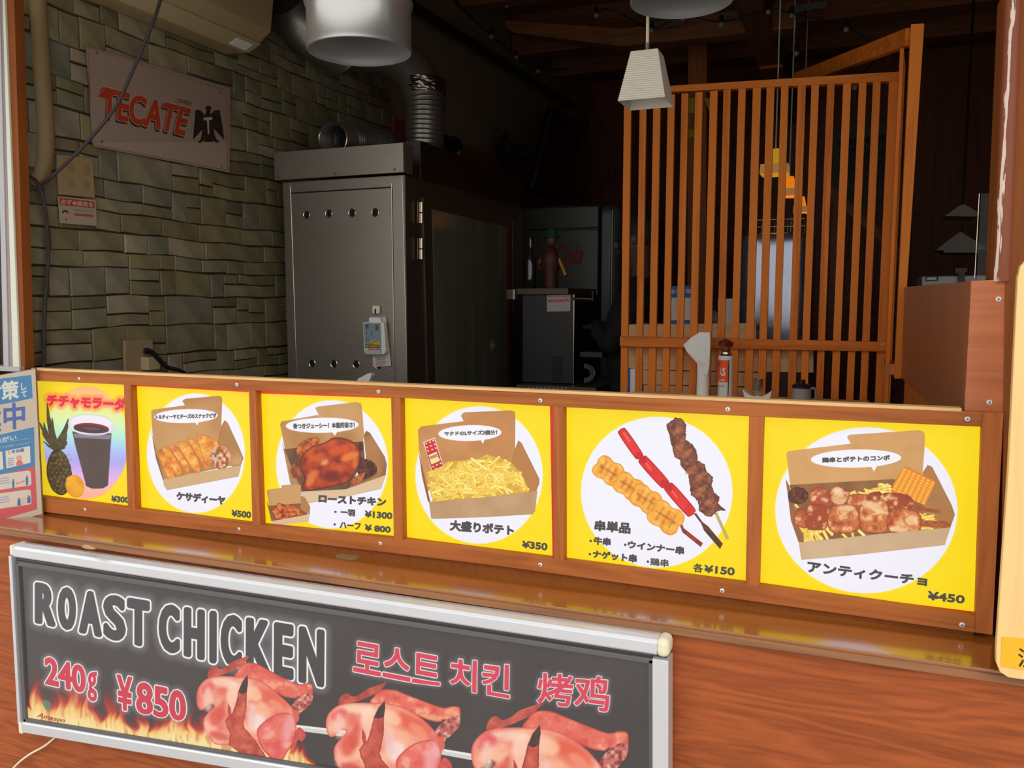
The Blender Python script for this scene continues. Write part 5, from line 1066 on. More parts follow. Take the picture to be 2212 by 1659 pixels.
# detector, tag, hook
hk = P(813, 669, Y=YO-.012); t = thing('cream_hook', hk, 'small cream adhesive hook on the oven panel above the gas detector', 'hook')
build('hook_body', MB().box((hk[0]-.018, YO-.02, hk[2]-.018), (hk[0]+.018, YO-.0045, hk[2]+.018)), M['cream'], t, bevel=.006, segs=3); build('hook_slot', MB().box((hk[0]-.003, YO-.022, hk[2]-.018), (hk[0]+.003, YO-.019, hk[2]+.004)), M['hole'], t)
t = thing('instruction_tag', P(825, 790, Y=YO-.008), 'white instruction tag with red and black print hanging behind the detector', 'tag')
TQ = [(799, 686), (834, 684), (845, 790), (806, 793)]; CT = [P(x, y, Y=YO-.010) for x, y in TQ]
A = Art(CT, 120, 300, (206, 206, 196)); A.T = (8.294, 740, 640)
for k in range(8): A.poly([(590+(k % 3)*8, 1090+k*21), (790-(k*13) % 50, 1082+k*20), (790-(k*13) % 50, 1090+k*20), (590+(k % 3)*8, 1099+k*21)], (190, 70, 60) if k in (3, 4, 6, 7) else (70, 66, 66), op=.75)
sheet('tag_card', CT, A.image('tag_art'), t, 0, .8, .6, thick=(0, .001, 0))
dq = [(783, 697), (821, 696), (831, 699), (833, 763), (822, 767), (789, 766), (785, 760)]
dt = thing('gas_detector', P(808, 767, Y=YO-.03), 'blue-grey wall gas detector hanging on the oven front panel', 'detector')
build('housing', MB().slab([(783, 696), (829, 696), (833, 760), (829, 766), (790, 766), (786, 760)], YO-.040, .028), M['white'], dt, bevel=.004, segs=3)
build('hanger', MB().slab([(797, 687), (801, 685), (820, 686), (824, 696), (797, 697)], YO-.022, .004), M['white'], dt)
DQ = [(785, 698), (822, 698), (824, 763.5), (789, 763.5)]; CD = [P(x, y, Y=YO-.0412) for x, y in DQ]
A = Art(CD, 170, 290, (140, 156, 168)); A.T = (8.294, 740, 640)
for q in ((412, 512, 465, 530), (412, 536, 465, 550), (412, 560, 465, 574), (588, 520, 642, 536), (588, 545, 642, 560), (588, 570, 642, 584), (588, 590, 642, 604)): A.poly([(q[0], q[1]), (q[2], q[1]+4), (q[2], q[3]+3), (q[0], q[3])], (36, 38, 40))
A.ell(518, 640, 12, 12, (50, 54, 58)); A.ell(522, 688, 12, 12, (50, 54, 58)); A.ell(440, 764, 40, 44, (90, 100, 108)); A.ell(440, 764, 35, 39, (144, 160, 172)); A.ell(430, 655, 12, 16, (80, 90, 96))
A.text('警報停止', [(420, 750), (458, 750), (458, 778), (420, 778)], [(.1, (60, 66, 72), .7, .8)])
A.poly([(480, 868), (505, 788), (662, 792), (662, 868)], (222, 196, 50)); A.poly([(480, 868), (488, 838), (560, 840), (560, 868)], (214, 110, 50)); A.text('切れ危険です', [(512, 802), (650, 804), (650, 826), (512, 824)], [(.1, (70, 60, 30), .7, .9)])
A.poly([(395, 866), (664, 868), (666, 926), (397, 922)], (40, 36, 30)); A.text('COセンサを外さないで', [(402, 874), (658, 878), (658, 912), (402, 908)], [(.35, (226, 214, 60), .7, 1)])
A.poly([(397, 924), (668, 928), (670, 1020), (403, 1016)], (216, 214, 206)); A.text('0120-0-19424', [(464, 934), (658, 938), (658, 964), (464, 960)], [(.35, (206, 60, 60), .7, 1)])
for k in range(2): A.poly([(415, 972+k*22), (655, 976+k*22), (655, 984+k*22), (415, 980+k*22)], (120, 130, 110), op=.6)
sheet('face', CD, A.image('det_art'), dt, 0, .8, .45, thick=(0, .001, 0))
# white plastic grip poking over the frame
g_ = thing('spray_bottle', (P(790, 830, Y=1.0)[0], 1.0, 1.11), 'white spray bottle head poking up over the menu display in front of the oven', 'bottle')
build('bottle_body', MB().lathe([(.034, 0), (.036, .01), (.036, .13), (.014, .18), (.012, .235)], (P(787, 830, Y=1.0)[0], 1.015, 1.11), seg=20, close=True), M['white'], g_, smooth=True)
build('grip', MB().slab([(768, 830), (772, 818), (796, 806), (801, 806), (802, 812), (797, 824), (797, 830)], 1.0, .03), M['white'], g_, bevel=.003)
# ================================================================== DUCTS
def corr(r, n, a=.03): return lambda u: r*(1+a*math.cos(2*PI*n*u))
def dense(pts, n):
    sp_ = smoothpath(pts, 24); L = [0]
    for a, b in zip(sp_, sp_[1:]): L.append(L[-1]+np.linalg.norm(b-a))
    return [np.array([np.interp(L[-1]*i/n, L, [p[k] for p in sp_]) for k in range(3)]) for i in range(n+1)]
YD = 1.75
du = thing('exhaust_duct', P(915, 325, Y=YD), 'silver flexible exhaust duct bending down onto the oven', 'duct')
path = [P(x, y, Y=q) for x, y, q in ((612, -12, 1.3), (640, 30, 1.4), (680, 72, 1.55), (740, 110, 1.72))]
rD = (P(955, 280, Y=YD)[0]-P(880, 280, Y=YD)[0])/2
build('flexible_upper_part', MB().tube(dense(path, 220), corr(rD*1.25, 55, .02), 28), M['duct'], du, smooth=True)
path = [P(x, y, Y=YD) for x, y in ((735, 108), (790, 112), (850, 122), (895, 155), (917, 210))]
build('elbow', MB().tube(dense(path, 40), rD*1.03, 32), M['duct'], du, smooth=True)
path = [P(x, y, Y=YD) for x, y in ((917, 196), (919, 240), (917, 325))]
build('flexible_lower_part', MB().tube(dense(path, 130), lambda u: rD*(.985+.03*max(0, math.cos(2*PI*13*u))**8), 32), M['duct'], du, smooth=True)
mb = MB(); rnd = random.Random(3); c0, c1_ = P(917, 172, Y=YD), P(919, 204, Y=YD)
for i in range(13):
    for j in range(28): pass
vs = []; N1, N2 = 14, 40
for i in range(N1):
    c = c0+(c1_-c0)*i/(N1-1)
    for j in range(N2): a = 2*PI*j/N2; r = rD*(1.06+rnd.uniform(-.02, .03)); vs.append((c[0]+r*math.cos(a), c[1]+r*math.sin(a), c[2]+rnd.uniform(-.001, .001)))
mb.add(vs, [(i*N2+j, i*N2+(j+1) % N2, (i+1)*N2+(j+1) % N2, (i+1)*N2+j) for i in range(N1-1) for j in range(N2)])
build('foil_tape', mb, mat('crinkled_foil', (150, 144, 140), .2, 1), du)
d2 = thing('loose_duct', P(718, 297, Y=1.4), 'short open-ended corrugated duct lying on top of the oven', 'duct')
path = dense([P(719, 300, Y=1.38), P(760, 303, Y=1.55), P(850, 318, Y=1.95)], 110); r2 = .072
pr = MB(); pr.tube(path, corr(r2, 27, .05), 28, cap=False); build('outer_skin', pr, M['duct'], d2, smooth=True)
build('inner_skin', MB().tube(path, corr(r2*.93, 27, .06), 28, cap=False), M['duct'], d2, smooth=True)
ax = Vector(path[1]-path[0]).normalized(); build('rim', MB().tube([Vector(path[0])+(ax.cross(Vector((0, 0, 1))).normalized()*math.cos(a)+Vector((0, 0, 1))*math.sin(a))*r2*.99 for a in [2*PI*i/32 for i in range(33)]], .003, 6), M['brass'], d2, smooth=True)
# ================================================================== LEFT WALL FITTINGS
ye = 1.07; e = [P(x, y, Y=ye) for x, y in ((592, 0), (586, 69), (566, 90), (531, 115), (462, 116))]
prof = [e[0]+np.array([0, 0, .14]), e[0], e[1], e[2], e[3], np.array([WXL+.01, ye, e[3][2]+.004]), np.array([WXL+.01, ye, e[0][2]+.14])]
a_ = thing('air_conditioner', (WXL+.12, .6, e[3][2]), 'beige wall air conditioner above the beer sign', 'air conditioner')
mb = MB().prism(prof, (0, -.88, 0)); build('casing', mb, M['ac'], a_, bevel=.006, segs=3)
sA, sB = e[1]+np.array([.001, 0, .010]), e[1]+np.array([.001, 0, .014])
build('front_seam', MB().prism([sA, sB, sB+np.array([-.01, 0, 0]), sA+np.array([-.01, 0, 0])], (0, -.87, 0)), M['ink'], a_)
q_ = [e[2]*.6+e[3]*.4, e[2]*.25+e[3]*.75]; nrm = np.array([.6, 0, -.8])*.0015
build('louvre', MB().prism([e[2]*.9+e[3]*.1+nrm, e[2]*.1+e[3]*.9+nrm, e[2]*.1+e[3]*.9+nrm*4, e[2]*.9+e[3]*.1+nrm*4], (0, -.82, 0)), mat('aircon_louvre', (186, 166, 126), .5), a_)
lb = [e[2]*.7+e[3]*.3+nrm*5+np.array([0, -.03, 0]), e[2]*.2+e[3]*.8+nrm*5+np.array([0, -.03, 0])]
build('rating_label', MB().prism([lb[0], lb[1], lb[1]+nrm, lb[0]+nrm], (0, -.10, 0)), M['paper'], a_)
# tecate sign
SX = WXL+.022; TQ = [(188, 100), (497, 190), (496, 373), (203, 316)]; TC = [P(x, y, X=SX) for x, y in TQ]
A = Art(TC, 900, 420, (170, 146, 128)); A.T = (3.568, 0, 0)
A.poly([(730, 1105), (1750, 1095), (1752, 1310), (900, 1150)], (186, 166, 142), op=.7)
A.poly([(678, 366), (1745, 700), (1752, 1310), (715, 1115), (700, 900)], (170, 146, 128), op=0)
for a, b in (((678, 366), (1745, 700)), ((1745, 700), (1752, 1310)), ((1752, 1310), (715, 1115)), ((715, 1115), (678, 366))): A.cap(a, b, 1.6, (140, 60, 56), op=.8)
tq = [(792, 672), (1458, 848), (1426, 1048), (800, 900)]
A.text('TECATE', [(x-10, y+14) for x, y in tq], [(3.0, (60, 44, 36), 1, 1)], shear=.12)
A.text('TECATE', tq, [(3.6, (200, 178, 150), 1, 1), (2.2, (190, 62, 36), 1, 1)], shear=.12)
A.poly([(745, 745), (820, 672), (900, 700), (840, 770)], (190, 62, 36), edge=(200, 178, 150), ew=1)
A.text('CERVEZA', [(1358, 764), (1466, 790), (1466, 818), (1358, 792)], [(.2, (80, 54, 48), .8, 1)])
EG = [(1580, 825), (1600, 820), (1622, 826), (1628, 842), (1616, 846), (1618, 885), (1650, 855), (1690, 850), (1712, 960), (1728, 1078), (1645, 992), (1652, 1040), (1668, 1078), (1690, 1090), (1672, 1102), (1640, 1085), (1640, 1095), (1570, 1095), (1568, 1085), (1540, 1104), (1520, 1098), (1545, 1075), (1558, 1000), (1484, 1080), (1492, 960), (1500, 850), (1540, 855), (1575, 892), (1588, 850), (1578, 838)]
A.poly(EG, (50, 36, 32)); A.text('T', [(1566, 912), (1630, 908), (1620, 1034), (1590, 1030)], [(1.0, (200, 186, 160), .9, 1)])
A.poly([(1574, 1050), (1582, 1048), (1578, 1094), (1572, 1094)], (150, 130, 112), op=.5)
t = thing('beer_sign', TC[3], 'rectangular beer sign lettered TECATE with a black eagle on the stone wall', 'sign')
sheet('sign_plate', TC, A.image('beer_sign_art'), t, 0, .85, .5, thick=(-.006, 0, 0))
for x, y in ((208, 114), (474, 200), (220, 306), (479, 359)): build('screw', MB().lathe([(.0001, .002), (.004, .0015), (.005, 0)], P(x, y, X=SX), (1, 0, 0), 10), M['gold'], t, smooth=True)
# switch plate + ventilation notice
def xq(q, X): return [P(x, y, X=X) for x, y in q]
t = thing('switch_plate', P(165, 424, X=SX), 'beige light switch plate on the stone wall left of the beer sign', 'switch')
build('plate', MB().prism(xq([(124, 333), (200, 342), (206, 428), (130, 420)], SX), (-.012, 0, 0)), mat('beige_plastic', (156, 132, 94), .5), t, bevel=.002)
for q in ([(145, 353), (157, 354), (158, 372), (146, 371)], [(176, 357), (190, 358), (191, 376), (177, 375)], [(146, 388), (158, 389), (160, 406), (148, 405)], [(176, 391), (190, 392), (191, 410), (178, 408)]):
    build('rocker', MB().prism([p_+np.array([.003, 0, 0]) for p_ in xq(q, SX)], (-.003, 0, 0)), mat('beige_rocker', (144, 120, 86), .5), t, bevel=.001)
t = thing('ventilation_notice', P(165, 487, X=SX), 'small white notice with a red heading under the switch plate', 'notice')
VQ = [(125, 424), (207, 432), (209, 488), (129, 482)]; VC = xq(VQ, SX)
A = Art(VC, 240, 170, (178, 162, 140)); A.T = (3.568, 0, 400)
A.poly([(460, 96), (728, 128), (728, 180), (460, 152)], (186, 56, 48)); A.text('必ず✚換気を', [(468, 106), (718, 134), (718, 172), (468, 146)], [(.5, (200, 180, 150), .8, 1)])
A.ell(502, 212, 24, 20, (90, 50, 40)); A.ell(502, 226, 20, 18, (190, 160, 136)); A.poly([(500, 255), (520, 258), (512, 278)], (180, 60, 50)); A.poly([(572, 216), (722, 230), (722, 246), (572, 236)], (186, 80, 76))
for k in range(2): A.poly([(572, 184+k*10), (722, 198+k*10), (722, 202+k*10), (572, 189+k*10)], (120, 100, 90), op=.6)
sheet('notice_card', VC, A.image('notice_art'), t, 0, .85, .6, thick=(-.001, 0, 0))
t = thing('wall_outlet', P(300, 805, X=SX), 'beige wall outlet with a white adapter and black plug on the stone wall', 'outlet')
build('plate', MB().prism(xq([(270, 736), (330, 735), (335, 810), (271, 806)], SX), (-.012, 0, 0)), mat('outlet_beige', (150, 128, 96), .5), t, bevel=.002)
c = P(318, 785, X=SX); build('adapter', MB().box((c[0]-.004, c[1]-.03, c[2]-.025), (c[0]+.035, c[1]+.03, c[2]+.025)), M['ac'], t, bevel=.004)
build('plug_lead', MB().tube(smoothpath([P(312, 758, X=SX+.02), P(326, 760, X=SX+.03), P(342, 775, X=SX+.04), P(362, 793, X=SX+.04), P(395, 803, X=SX+.03), P(420, 830, X=SX+.02)], 6), lambda u: .012-.006*u, 8), M['black'], t, smooth=True)
tag(build('wrapped_pipe', MB().tube(smoothpath([P(78, -30, Y=.16), P(84, 60, Y=.17), P(89, 150, Y=.17), P(95, 230, Y=.17), P(98, 320, Y=.17), P(88, 380, Y=.15), P(66, 398, Y=.12)], 8), .028, 16), M['tape'], smooth=True), 'thick pipe wrapped in beige tape running down beside the left post', 'pipe')
tag(build('hanging_cable', MB().tube(smoothpath([P(352, -20, Y=.35), P(330, 50, Y=.32), P(290, 145, Y=.28), P(250, 230, Y=.24), P(190, 305, Y=.2), P(130, 365, Y=.15), P(92, 396, Y=.13), P(62, 412, Y=.11)], 8), .0055, 8), M['cable'], smooth=True), 'dark cable crossing diagonally in front of the beer sign', 'cable')
tag(build('wall_cable', MB().tube(smoothpath([P(58, 378, X=WXL+.04), P(80, 394, X=WXL+.04), P(94, 430, X=WXL+.04), P(102, 500, X=WXL+.035), P(103, 580, X=WXL+.035), P(97, 660, X=WXL+.035), P(95, 740, X=WXL+.035), P(94, 830, X=WXL+.035)], 8), .006, 8), M['cable'], smooth=True), 'dark cable hanging straight down the stone wall beside the notice', 'cable')
# ================================================================== REAR KITCHEN
tag(build('sloping_pipe', MB().tube([P(850, -15, X=WXL+.08), P(905, 22, X=WXL+.08), P(1240, 232, X=WXL+.08)], .03, 14), mat('dark_green_pipe', (40, 40, 30), .5), smooth=True), 'dark horizontal pipe high along the rear left wall', 'pipe')
t = thing('string_lights', P(1100, 60, Y=3), 'string of small clear bulbs under the dark ceiling', 'string lights')
cab = [P(980, 0, X=WXL+.3), P(1058, 74, X=WXL+.3), P(1112, 117, X=WXL+.3), P(1165, 148, X=WXL+.3), P(1262, 148, Y=6.2)]
build('cable', MB().tube(smoothpath(cab, 6), .006, 6), M['black'], t)
cab = [P(1262, 148, Y=6.2), P(1290, 26, Y=3.2), P(1405, 60, Y=3.2), P(1475, 35, Y=3.2), P(1560, 47, Y=3.2), P(1660, 20, Y=3.2), P(1712, 30, Y=3.2), P(1825, 58, Y=3.2), P(1893, 110, Y=3.2), P(1850, 180, Y=3.2)]
build('cable', MB().tube(smoothpath(cab, 6), .004, 6), M['black'], t)
bl = mat('bulb_glass', (150, 148, 140), .05, spec=1)
for x, y, k in ((1061, 83, 0), (1115, 128, 0), (1162, 158, 0), (1094, 16, 0), (1288, 37, 1), (1407, 70, 1), (1475, 45, 1), (1558, 57, 1), (1660, 30, 1), (1710, 38, 1), (1828, 68, 1), (1893, 120, 1), (1847, 193, 1), (1720, 120, 1)):
    c = P(x, y-4, X=WXL+.3) if not k else P(x, y-4, Y=3.2)
    b_ = build('bulb', MB().ball(c, .016), bl, t, smooth=True); build('socket', MB().lathe([(.012, 0), (.012, .035)], (c[0], c[1], c[2]+.014), seg=10, close=True), M['black'], b_)
for i, (x, y) in enumerate(((1440, 52), (1596, 34), (1750, 15))):
    mb = MB(); q = [(x-38, y-3), (x+34, y-14), (x+36, y), (x+24, y+4), (x+12, y+3), (x, y+9), (x-12, y+7), (x-24, y+12), (x-36, y+10)]
    tag(build('clear_cover', mb.slab(q, 3.35, .02), mat('cloudy_film', (104, 96, 90), .3)), 'clouded plastic strip with a scalloped edge under the ceiling beams, %s of three' % ('left', 'middle', 'right')[i], 'strip', 'clouded plastic strips under the ceiling')
# television
t = thing('television', P(1190, 410, X=-2.35), 'black flat television tilted on the rear left wall', 'television')
tvq = [P(1192, 228, X=-2.45), P(1262, 268, X=-2.45), P(1232, 436, X=-2.2), P(1148, 404, X=-2.2)]
build('screen', MB().prism(tvq, (-.05, 0, -.02)), mat('tv_black', (14, 13, 13), .25), t, bevel=.003)
build('wall_bracket', MB().box((WXL-.015, 4.05, 2.72), (-2.42, 4.15, 2.82)), M['black'], t)
build('bright_edge', MB().bar(tuple(tvq[0]+np.array([.006, 0, 0])), tuple(tvq[3]+np.array([.006, 0, 0])), .012, .012), mat('tv_edge', (120, 110, 104), .3, .5), t)
# low wall shelf with fan and bits
t = thing('wall_fan', P(1090, 330, X=-2.6), 'dark wire fan hanging on the rear left wall beyond the oven', 'fan')
c = P(1088, 335, X=-2.62); mb = MB()
for r in (.05, .1, .15, .19): mb.tube([(c[0]+.04*(1-r/.19), c[1]+r*math.cos(a), c[2]+r*math.sin(a)) for a in [2*PI*i/28 for i in range(29)]], .003, 5)
for k in range(16): a = 2*PI*k/16; mb.tube([(c[0]+.05, c[1], c[2]), (c[0], c[1]+.19*math.cos(a), c[2]+.19*math.sin(a))], .002, 4)
build('guard', mb, M['cable'], t); build('blade', MB().lathe([(.001, 0), (.03, .01), (.03, .04)], c, (1, 0, 0), 16).add([(c[0]+.02, c[1]+math.cos(a)*r, c[2]+math.sin(a)*r) for k in range(3) for a, r in ((k*2.09, .02), (k*2.09-.5, .16), (k*2.09+.5, .16))], [(0, 1, 2), (3, 4, 5), (6, 7, 8)]), M['black'], t)
tag(build('cap_emblem', MB().prism(xq([(958, 290), (992, 298), (998, 312), (994, 340), (985, 338), (957, 330)], WXL+.035), (-.014, 0, 0)), M['black']), 'black cloth with pale marks on the rear wall right of the duct', 'cloth')
tag(build('pale_scrap', MB().prism(xq([(984, 334), (994, 324), (993, 341)], WXL+.04), (-.004, 0, 0)), M['pale']), 'pale triangular scrap at the corner of the black cloth', 'scrap')
# refrigerator
YF = 3.2; xr_ = P(1336, 500, Y=YF)[0]; xl_ = P(1080, 500, Y=YF)[0]; zt = P(1240, 440, Y=YF)[2]; xd = P(1293, 500, Y=YF)[0]; zs_ = P(1240, 495, Y=YF)[2]
t = thing('refrigerator', ((xl_+xr_)/2, YF+.3, .25), 'tall silver drinks refrigerator with red script behind the beer dispenser', 'refrigerator')
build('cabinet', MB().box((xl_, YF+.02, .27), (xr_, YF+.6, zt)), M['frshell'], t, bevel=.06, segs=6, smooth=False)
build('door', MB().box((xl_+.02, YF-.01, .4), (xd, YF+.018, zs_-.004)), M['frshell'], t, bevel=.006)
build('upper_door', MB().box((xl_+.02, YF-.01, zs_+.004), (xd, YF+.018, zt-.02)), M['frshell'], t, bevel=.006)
build('door_gap', MB().box((xd+.001, YF-.008, .4), (xd+.014, YF+.02, zt-.02)), M['hole'], t)
build('corner_highlight', MB().tube([(xd+.085, YF+.005, .4), (xd+.085, YF+.005, zt-.05)], .010, 12), mat('highlight_grey', (120, 122, 120), .35, .5), t)  # pale tube stands in for the soft highlight along the rounded corner
mb = MB(); letters(mb, 'Coca-Cola', [(1110, 545), (1262, 524), (1258, 572), (1106, 590)], yplane(YF-.012), .02, .45); build('red_script', mb, mat('script_red', (140, 28, 24), .5), t)
# beer dispenser
YBm = 2.0; t = thing('beer_dispenser', P(1200, 850, Y=YBm), 'dark beer dispensing machine with a phone number sticker', 'dispenser')
za = P(1200, 636, Y=YBm)[2]; x0 = P(1128, 640, Y=YBm)[0]; x1 = P(1240, 640, Y=YBm)[0]; zb_ = P(1200, 828, Y=YBm)[2]
dk = mat('dark_machine', (20, 17, 15), .5)
build('housing', MB().box((x0, YBm, zb_), (x1, YBm+.45, za)), dk, t, bevel=.003)
build('edge_trim', MB().tube([(x1, YBm-.001, zb_), (x1, YBm-.001, za)], .003, 8), M['brass'], t)
mb = MB()
for k in range(14): mb.slab([(1192, 770+k*4), (1216, 770.5+k*4), (1216, 772+k*4), (1192, 771.5+k*4)], YBm-.002, .002)
build('vent_slots', mb, M['hole'], t)
build('top_board', MB().box((x0-.02, YBm-.03, za), (x1-.02, YBm+.45, za+.03)), mat('dim_brown_board', (70, 52, 36), .5), t, bevel=.002)
KQ = [(1181, 638), (1232, 636.5), (1232, 672), (1182, 673)]; KC = [P(x, y, Y=YBm-.003) for x, y in KQ]
A = Art(KC, 200, 140, (186, 180, 174)); A.T = (4.366, 1110, 480)
A.text('KIRIN', [(322, 697), (372, 696), (372, 709), (322, 710)], [(.2, (200, 60, 60), .7, 1)]); A.text('生ビールコールセンター', [(380, 697), (525, 695), (525, 708), (380, 710)], [(.1, (60, 56, 56), .7, .9)])
A.text('0120-584170', [(348, 728), (518, 724), (518, 752), (348, 756)], [(.5, (206, 50, 50), .7, 1)]); A.poly([(324, 732), (343, 731), (343, 753), (324, 754)], (90, 84, 84))
for k in range(3): A.poly([(328, 785+k*20), (520, 780+k*20), (520, 783+k*20), (328, 788+k*20)], (130, 124, 120), op=.7)
sheet('phone_sticker', KC, A.image('beer_label_art'), t, 0, .8, .5, thick=(0, .001, 0))
tx_ = P(1262, 645, Y=YBm-.02)
build('tap_arm', MB().tube([P(1240, 645, Y=YBm-.01), P(1283, 647, Y=YBm-.03)], .008, 10), M['brass'], t, smooth=True); build('tap_handle', MB().tube([P(1280, 650, Y=YBm-.03), P(1281, 628, Y=YBm-.03)], lambda u: .006+.004*u, 10), M['black'], t, smooth=True)
build('drip_tray', MB().box((P(1262, 765, Y=YBm-.05)[0], YBm-.12, P(1290, 772, Y=YBm-.1)[2]), (P(1310, 765, Y=YBm-.05)[0], YBm+.05, P(1290, 760, Y=YBm-.1)[2])), dk, t, bevel=.002)
mb = MB()
for k in range(4): mb.tube([P(1262+(14+k*3)*math.cos(a), 806+(12+k*2.5)*math.sin(a), Y=YBm-.02+.004*k) for a in [-1.6+3.2*i/14 for i in range(15)]], .0018, 5)
build('coiled_hose', mb, M['grey'], t)
# counter under the dispenser with silver front edge
ck = thing('kitchen_counter', P(1180, 900, Y=1.95), 'steel kitchen counter under the beer dispenser', 'counter')
build('top', MB().box((P(1115, 833, Y=1.9)[0], 1.9, zb_-.035), (P(1288, 833, Y=1.9)[0], 2.5, zb_-.003)), M['steeld'], ck, bevel=.002)
build('base', MB().box((P(1120, 833, Y=1.9)[0], 1.94, .25), (P(1288, 833, Y=1.9)[0], 2.5, zb_-.035)), dk, ck)
for k in range(10): build('perforation', MB().lathe([(.001, 0), (.006, 0)], P(1142+k*9, 838, Y=1.899), (0, 1, 0), 10), M['grey'], ck)
# bottle and dressed figurine on the board
c = P(1190, 622, Y=YBm+.05); zf = za+.031
t = thing('figurine', (c[0], YBm+.05, zf), 'small dark figurine in a red robe standing on the beer dispenser', 'figurine')
build('robe', MB().lathe([(.035, 0), (.038, .01), (.032, .06), (.045, .11), (.05, .15), (.03, .19), (.012, .205)], (c[0], c[1], zf), seg=20, close=True), mat('dim_red_robe', (64, 22, 16), .6), t, smooth=True)
build('head', MB().ball((c[0]+.004, c[1]-.004, zf+.235), .028, 14, 10, (.9, .9, 1.1)), M['skin'], t, smooth=True); build('hat', MB().lathe([(.04, 0), (.03, .02), (.02, .045), (.001, .05)], (c[0]+.004, c[1]-.002, zf+.245), seg=18), M['green'], t, smooth=True)
build('arm', MB().tube([(c[0]-.03, c[1], zf+.17), (c[0]-.06, c[1]-.01, zf+.12), (c[0]-.05, c[1]-.03, zf+.10)], .012, 8), mat('brown_sleeve', (84, 50, 34), .6), t, smooth=True); build('arm', MB().tube([(c[0]+.03, c[1], zf+.17), (c[0]+.06, c[1]-.01, zf+.11), (c[0]+.085, c[1]-.02, zf+.06)], .012, 8), M['gold'], t, smooth=True)
c = P(1146, 622, Y=YBm+.02); t = thing('bottle', (c[0], c[1], zf), 'dark glass bottle at the left of the figurine', 'bottle')
build('glass', MB().lathe([(.028, 0), (.03, .005), (.03, .14), (.012, .19), (.011, .25), (.013, .255)], (c[0], c[1], zf), seg=20, close=True), mat('dark_bottle_glass', (24, 26, 18), .08, spec=.8), t, smooth=True)
# steel unit, glass edge and hoods seen through the right-hand gap
t = thing('steel_unit', P(2060, 640, Y=1.9), 'low steel appliance with a small label above the right end box', 'appliance')
build('body', MB().slab([(1991, 597), (2133, 594), (2133, 680), (1991, 680)], 1.9, .3), M['alum'], t, bevel=.004); build('label_plate', MB().slab([(2000, 597.5), (2027, 597), (2027, 606), (2000, 607)], 1.896, .002), M['ink'], t); build('label_plate', MB().slab([(2002, 599), (2023, 598.5), (2023, 604.5), (2002, 605)], 1.894, .002), M['paper'], t)
for i, (q, lab) in enumerate((([(2021, 541), (2058, 512), (2075, 500), (2110, 522), (2134, 538), (2115, 539), (2115, 546), (2039, 546), (2039, 541)], 'grey steel hood shaped like a gable in the dark right-hand room, lower one'), ([(2041, 467), (2068, 447), (2082, 440), (2105, 453), (2120, 463), (2112, 465), (2112, 468)], 'grey steel hood shaped like a gable in the dark right-hand room, upper one'))):
    t = thing('gable_hood', P(q[0][0], q[0][1], Y=3.4), lab, 'hood'); hm = mat('dim_steel_hood', (170, 160, 146), .6)
    build('canopy', MB().slab(q, 3.4, .25), hm, t, bevel=.002); c = P(2078, q[2][1]+6, Y=3.5); build('hanging_rod', MB().tube([(c[0], 3.51, c[2]), (c[0], 3.51, 3.86)], .004, 6), M['black'], t)
tag(build('hanging_utensil', MB().slab([(2064, 579), (2090, 579), (2088, 588), (2084, 588), (2090, 684), (2080, 684), (2070, 590), (2064, 588)], 1.86, .02), mat('dim_tool', (90, 82, 70), .6)), 'dull brown handle leaning on the steel appliance', 'utensil')
w2 = struct('window_2', MB().tube([P(2116, 418, Y=.9), P(2106, 600, Y=.9)], .0018, 6), M['brass'])
build('pane', MB().prism([P(2116, 418, Y=.9)+np.array([.004, 0, 0]), P(2106, 612, Y=.9)+np.array([.004, 0, 0]), P(2106, 612, Y=.9)+np.array([.4, 0, 0]), P(2116, 418, Y=.9)+np.array([.4, 0, 0])], (0, .005, 0)), M['glass'], w2)
# supports: prep table behind the menu display, rear worktop on the right, hood stacks
pt = thing('prep_table', (-1.9, .7, .25), 'low steel prep table hidden behind the menu display', 'table')
build('table_top', MB().box((-2.55, .45, 1.08), (-1.35, 1.1, 1.108)), M['steeld'], pt, bevel=.002)
for x in (-2.52, -1.41):
    for y in (.48, 1.04): build('leg', MB().box((x, y, .25), (x+.03, y+.03, 1.08)), M['steeld'], pt)
zz = P(2060, 680, Y=1.9)[2]; rw = thing('rear_worktop', (.2, 2.2, .25), 'dark worktop under the steel appliance beyond the right end box', 'worktop')
build('top', MB().box((-.12, 1.7, zz-.03), (.9, 2.6, zz-.001)), M['jamb'], rw); build('base', MB().box((-.08, 1.75, .25), (.85, 2.55, zz-.03)), M['dark'], rw)
# back wall fittings seen between the slats
t = thing('framed_blackboard', P(1865, 430, Y=6.4), 'black board in a grey frame on the rear wall behind the right-hand slats', 'board')
build('frame', MB().slab([(1800, 276), (1935, 262), (1935, 440), (1800, 440)], 6.46, .03), mat('dim_grey_frame', (110, 106, 98), .7), t); build('board', MB().slab([(1812, 302), (1928, 290), (1928, 395), (1812, 398)], 6.45, .01), M['black'], t)
mb = MB(); letters(mb, 'MENU', [(1838, 312), (1905, 306), (1905, 326), (1838, 331)], yplane(6.445), .01); build('chalk_lettering', mb, mat('chalk', (120, 116, 108), .8), t)
t = thing('handrail', (P(1860, 480, Y=4.8)[0], 4.8, .25), 'dark sloping handrail behind the right-hand slats', 'handrail')
ha, hb = P(1790, 410, Y=4.8), P(1940, 545, Y=4.8); build('rail', MB().bar(tuple(ha), tuple(hb), .04, .06), M['darkred'], t)
for k_ in (.1, .9):
    c = ha*(1-k_)+hb*k_; build('post', MB().box((c[0]-.02, 4.785, .25), (c[0]+.02, 4.815, c[2])), M['darkred'], t)
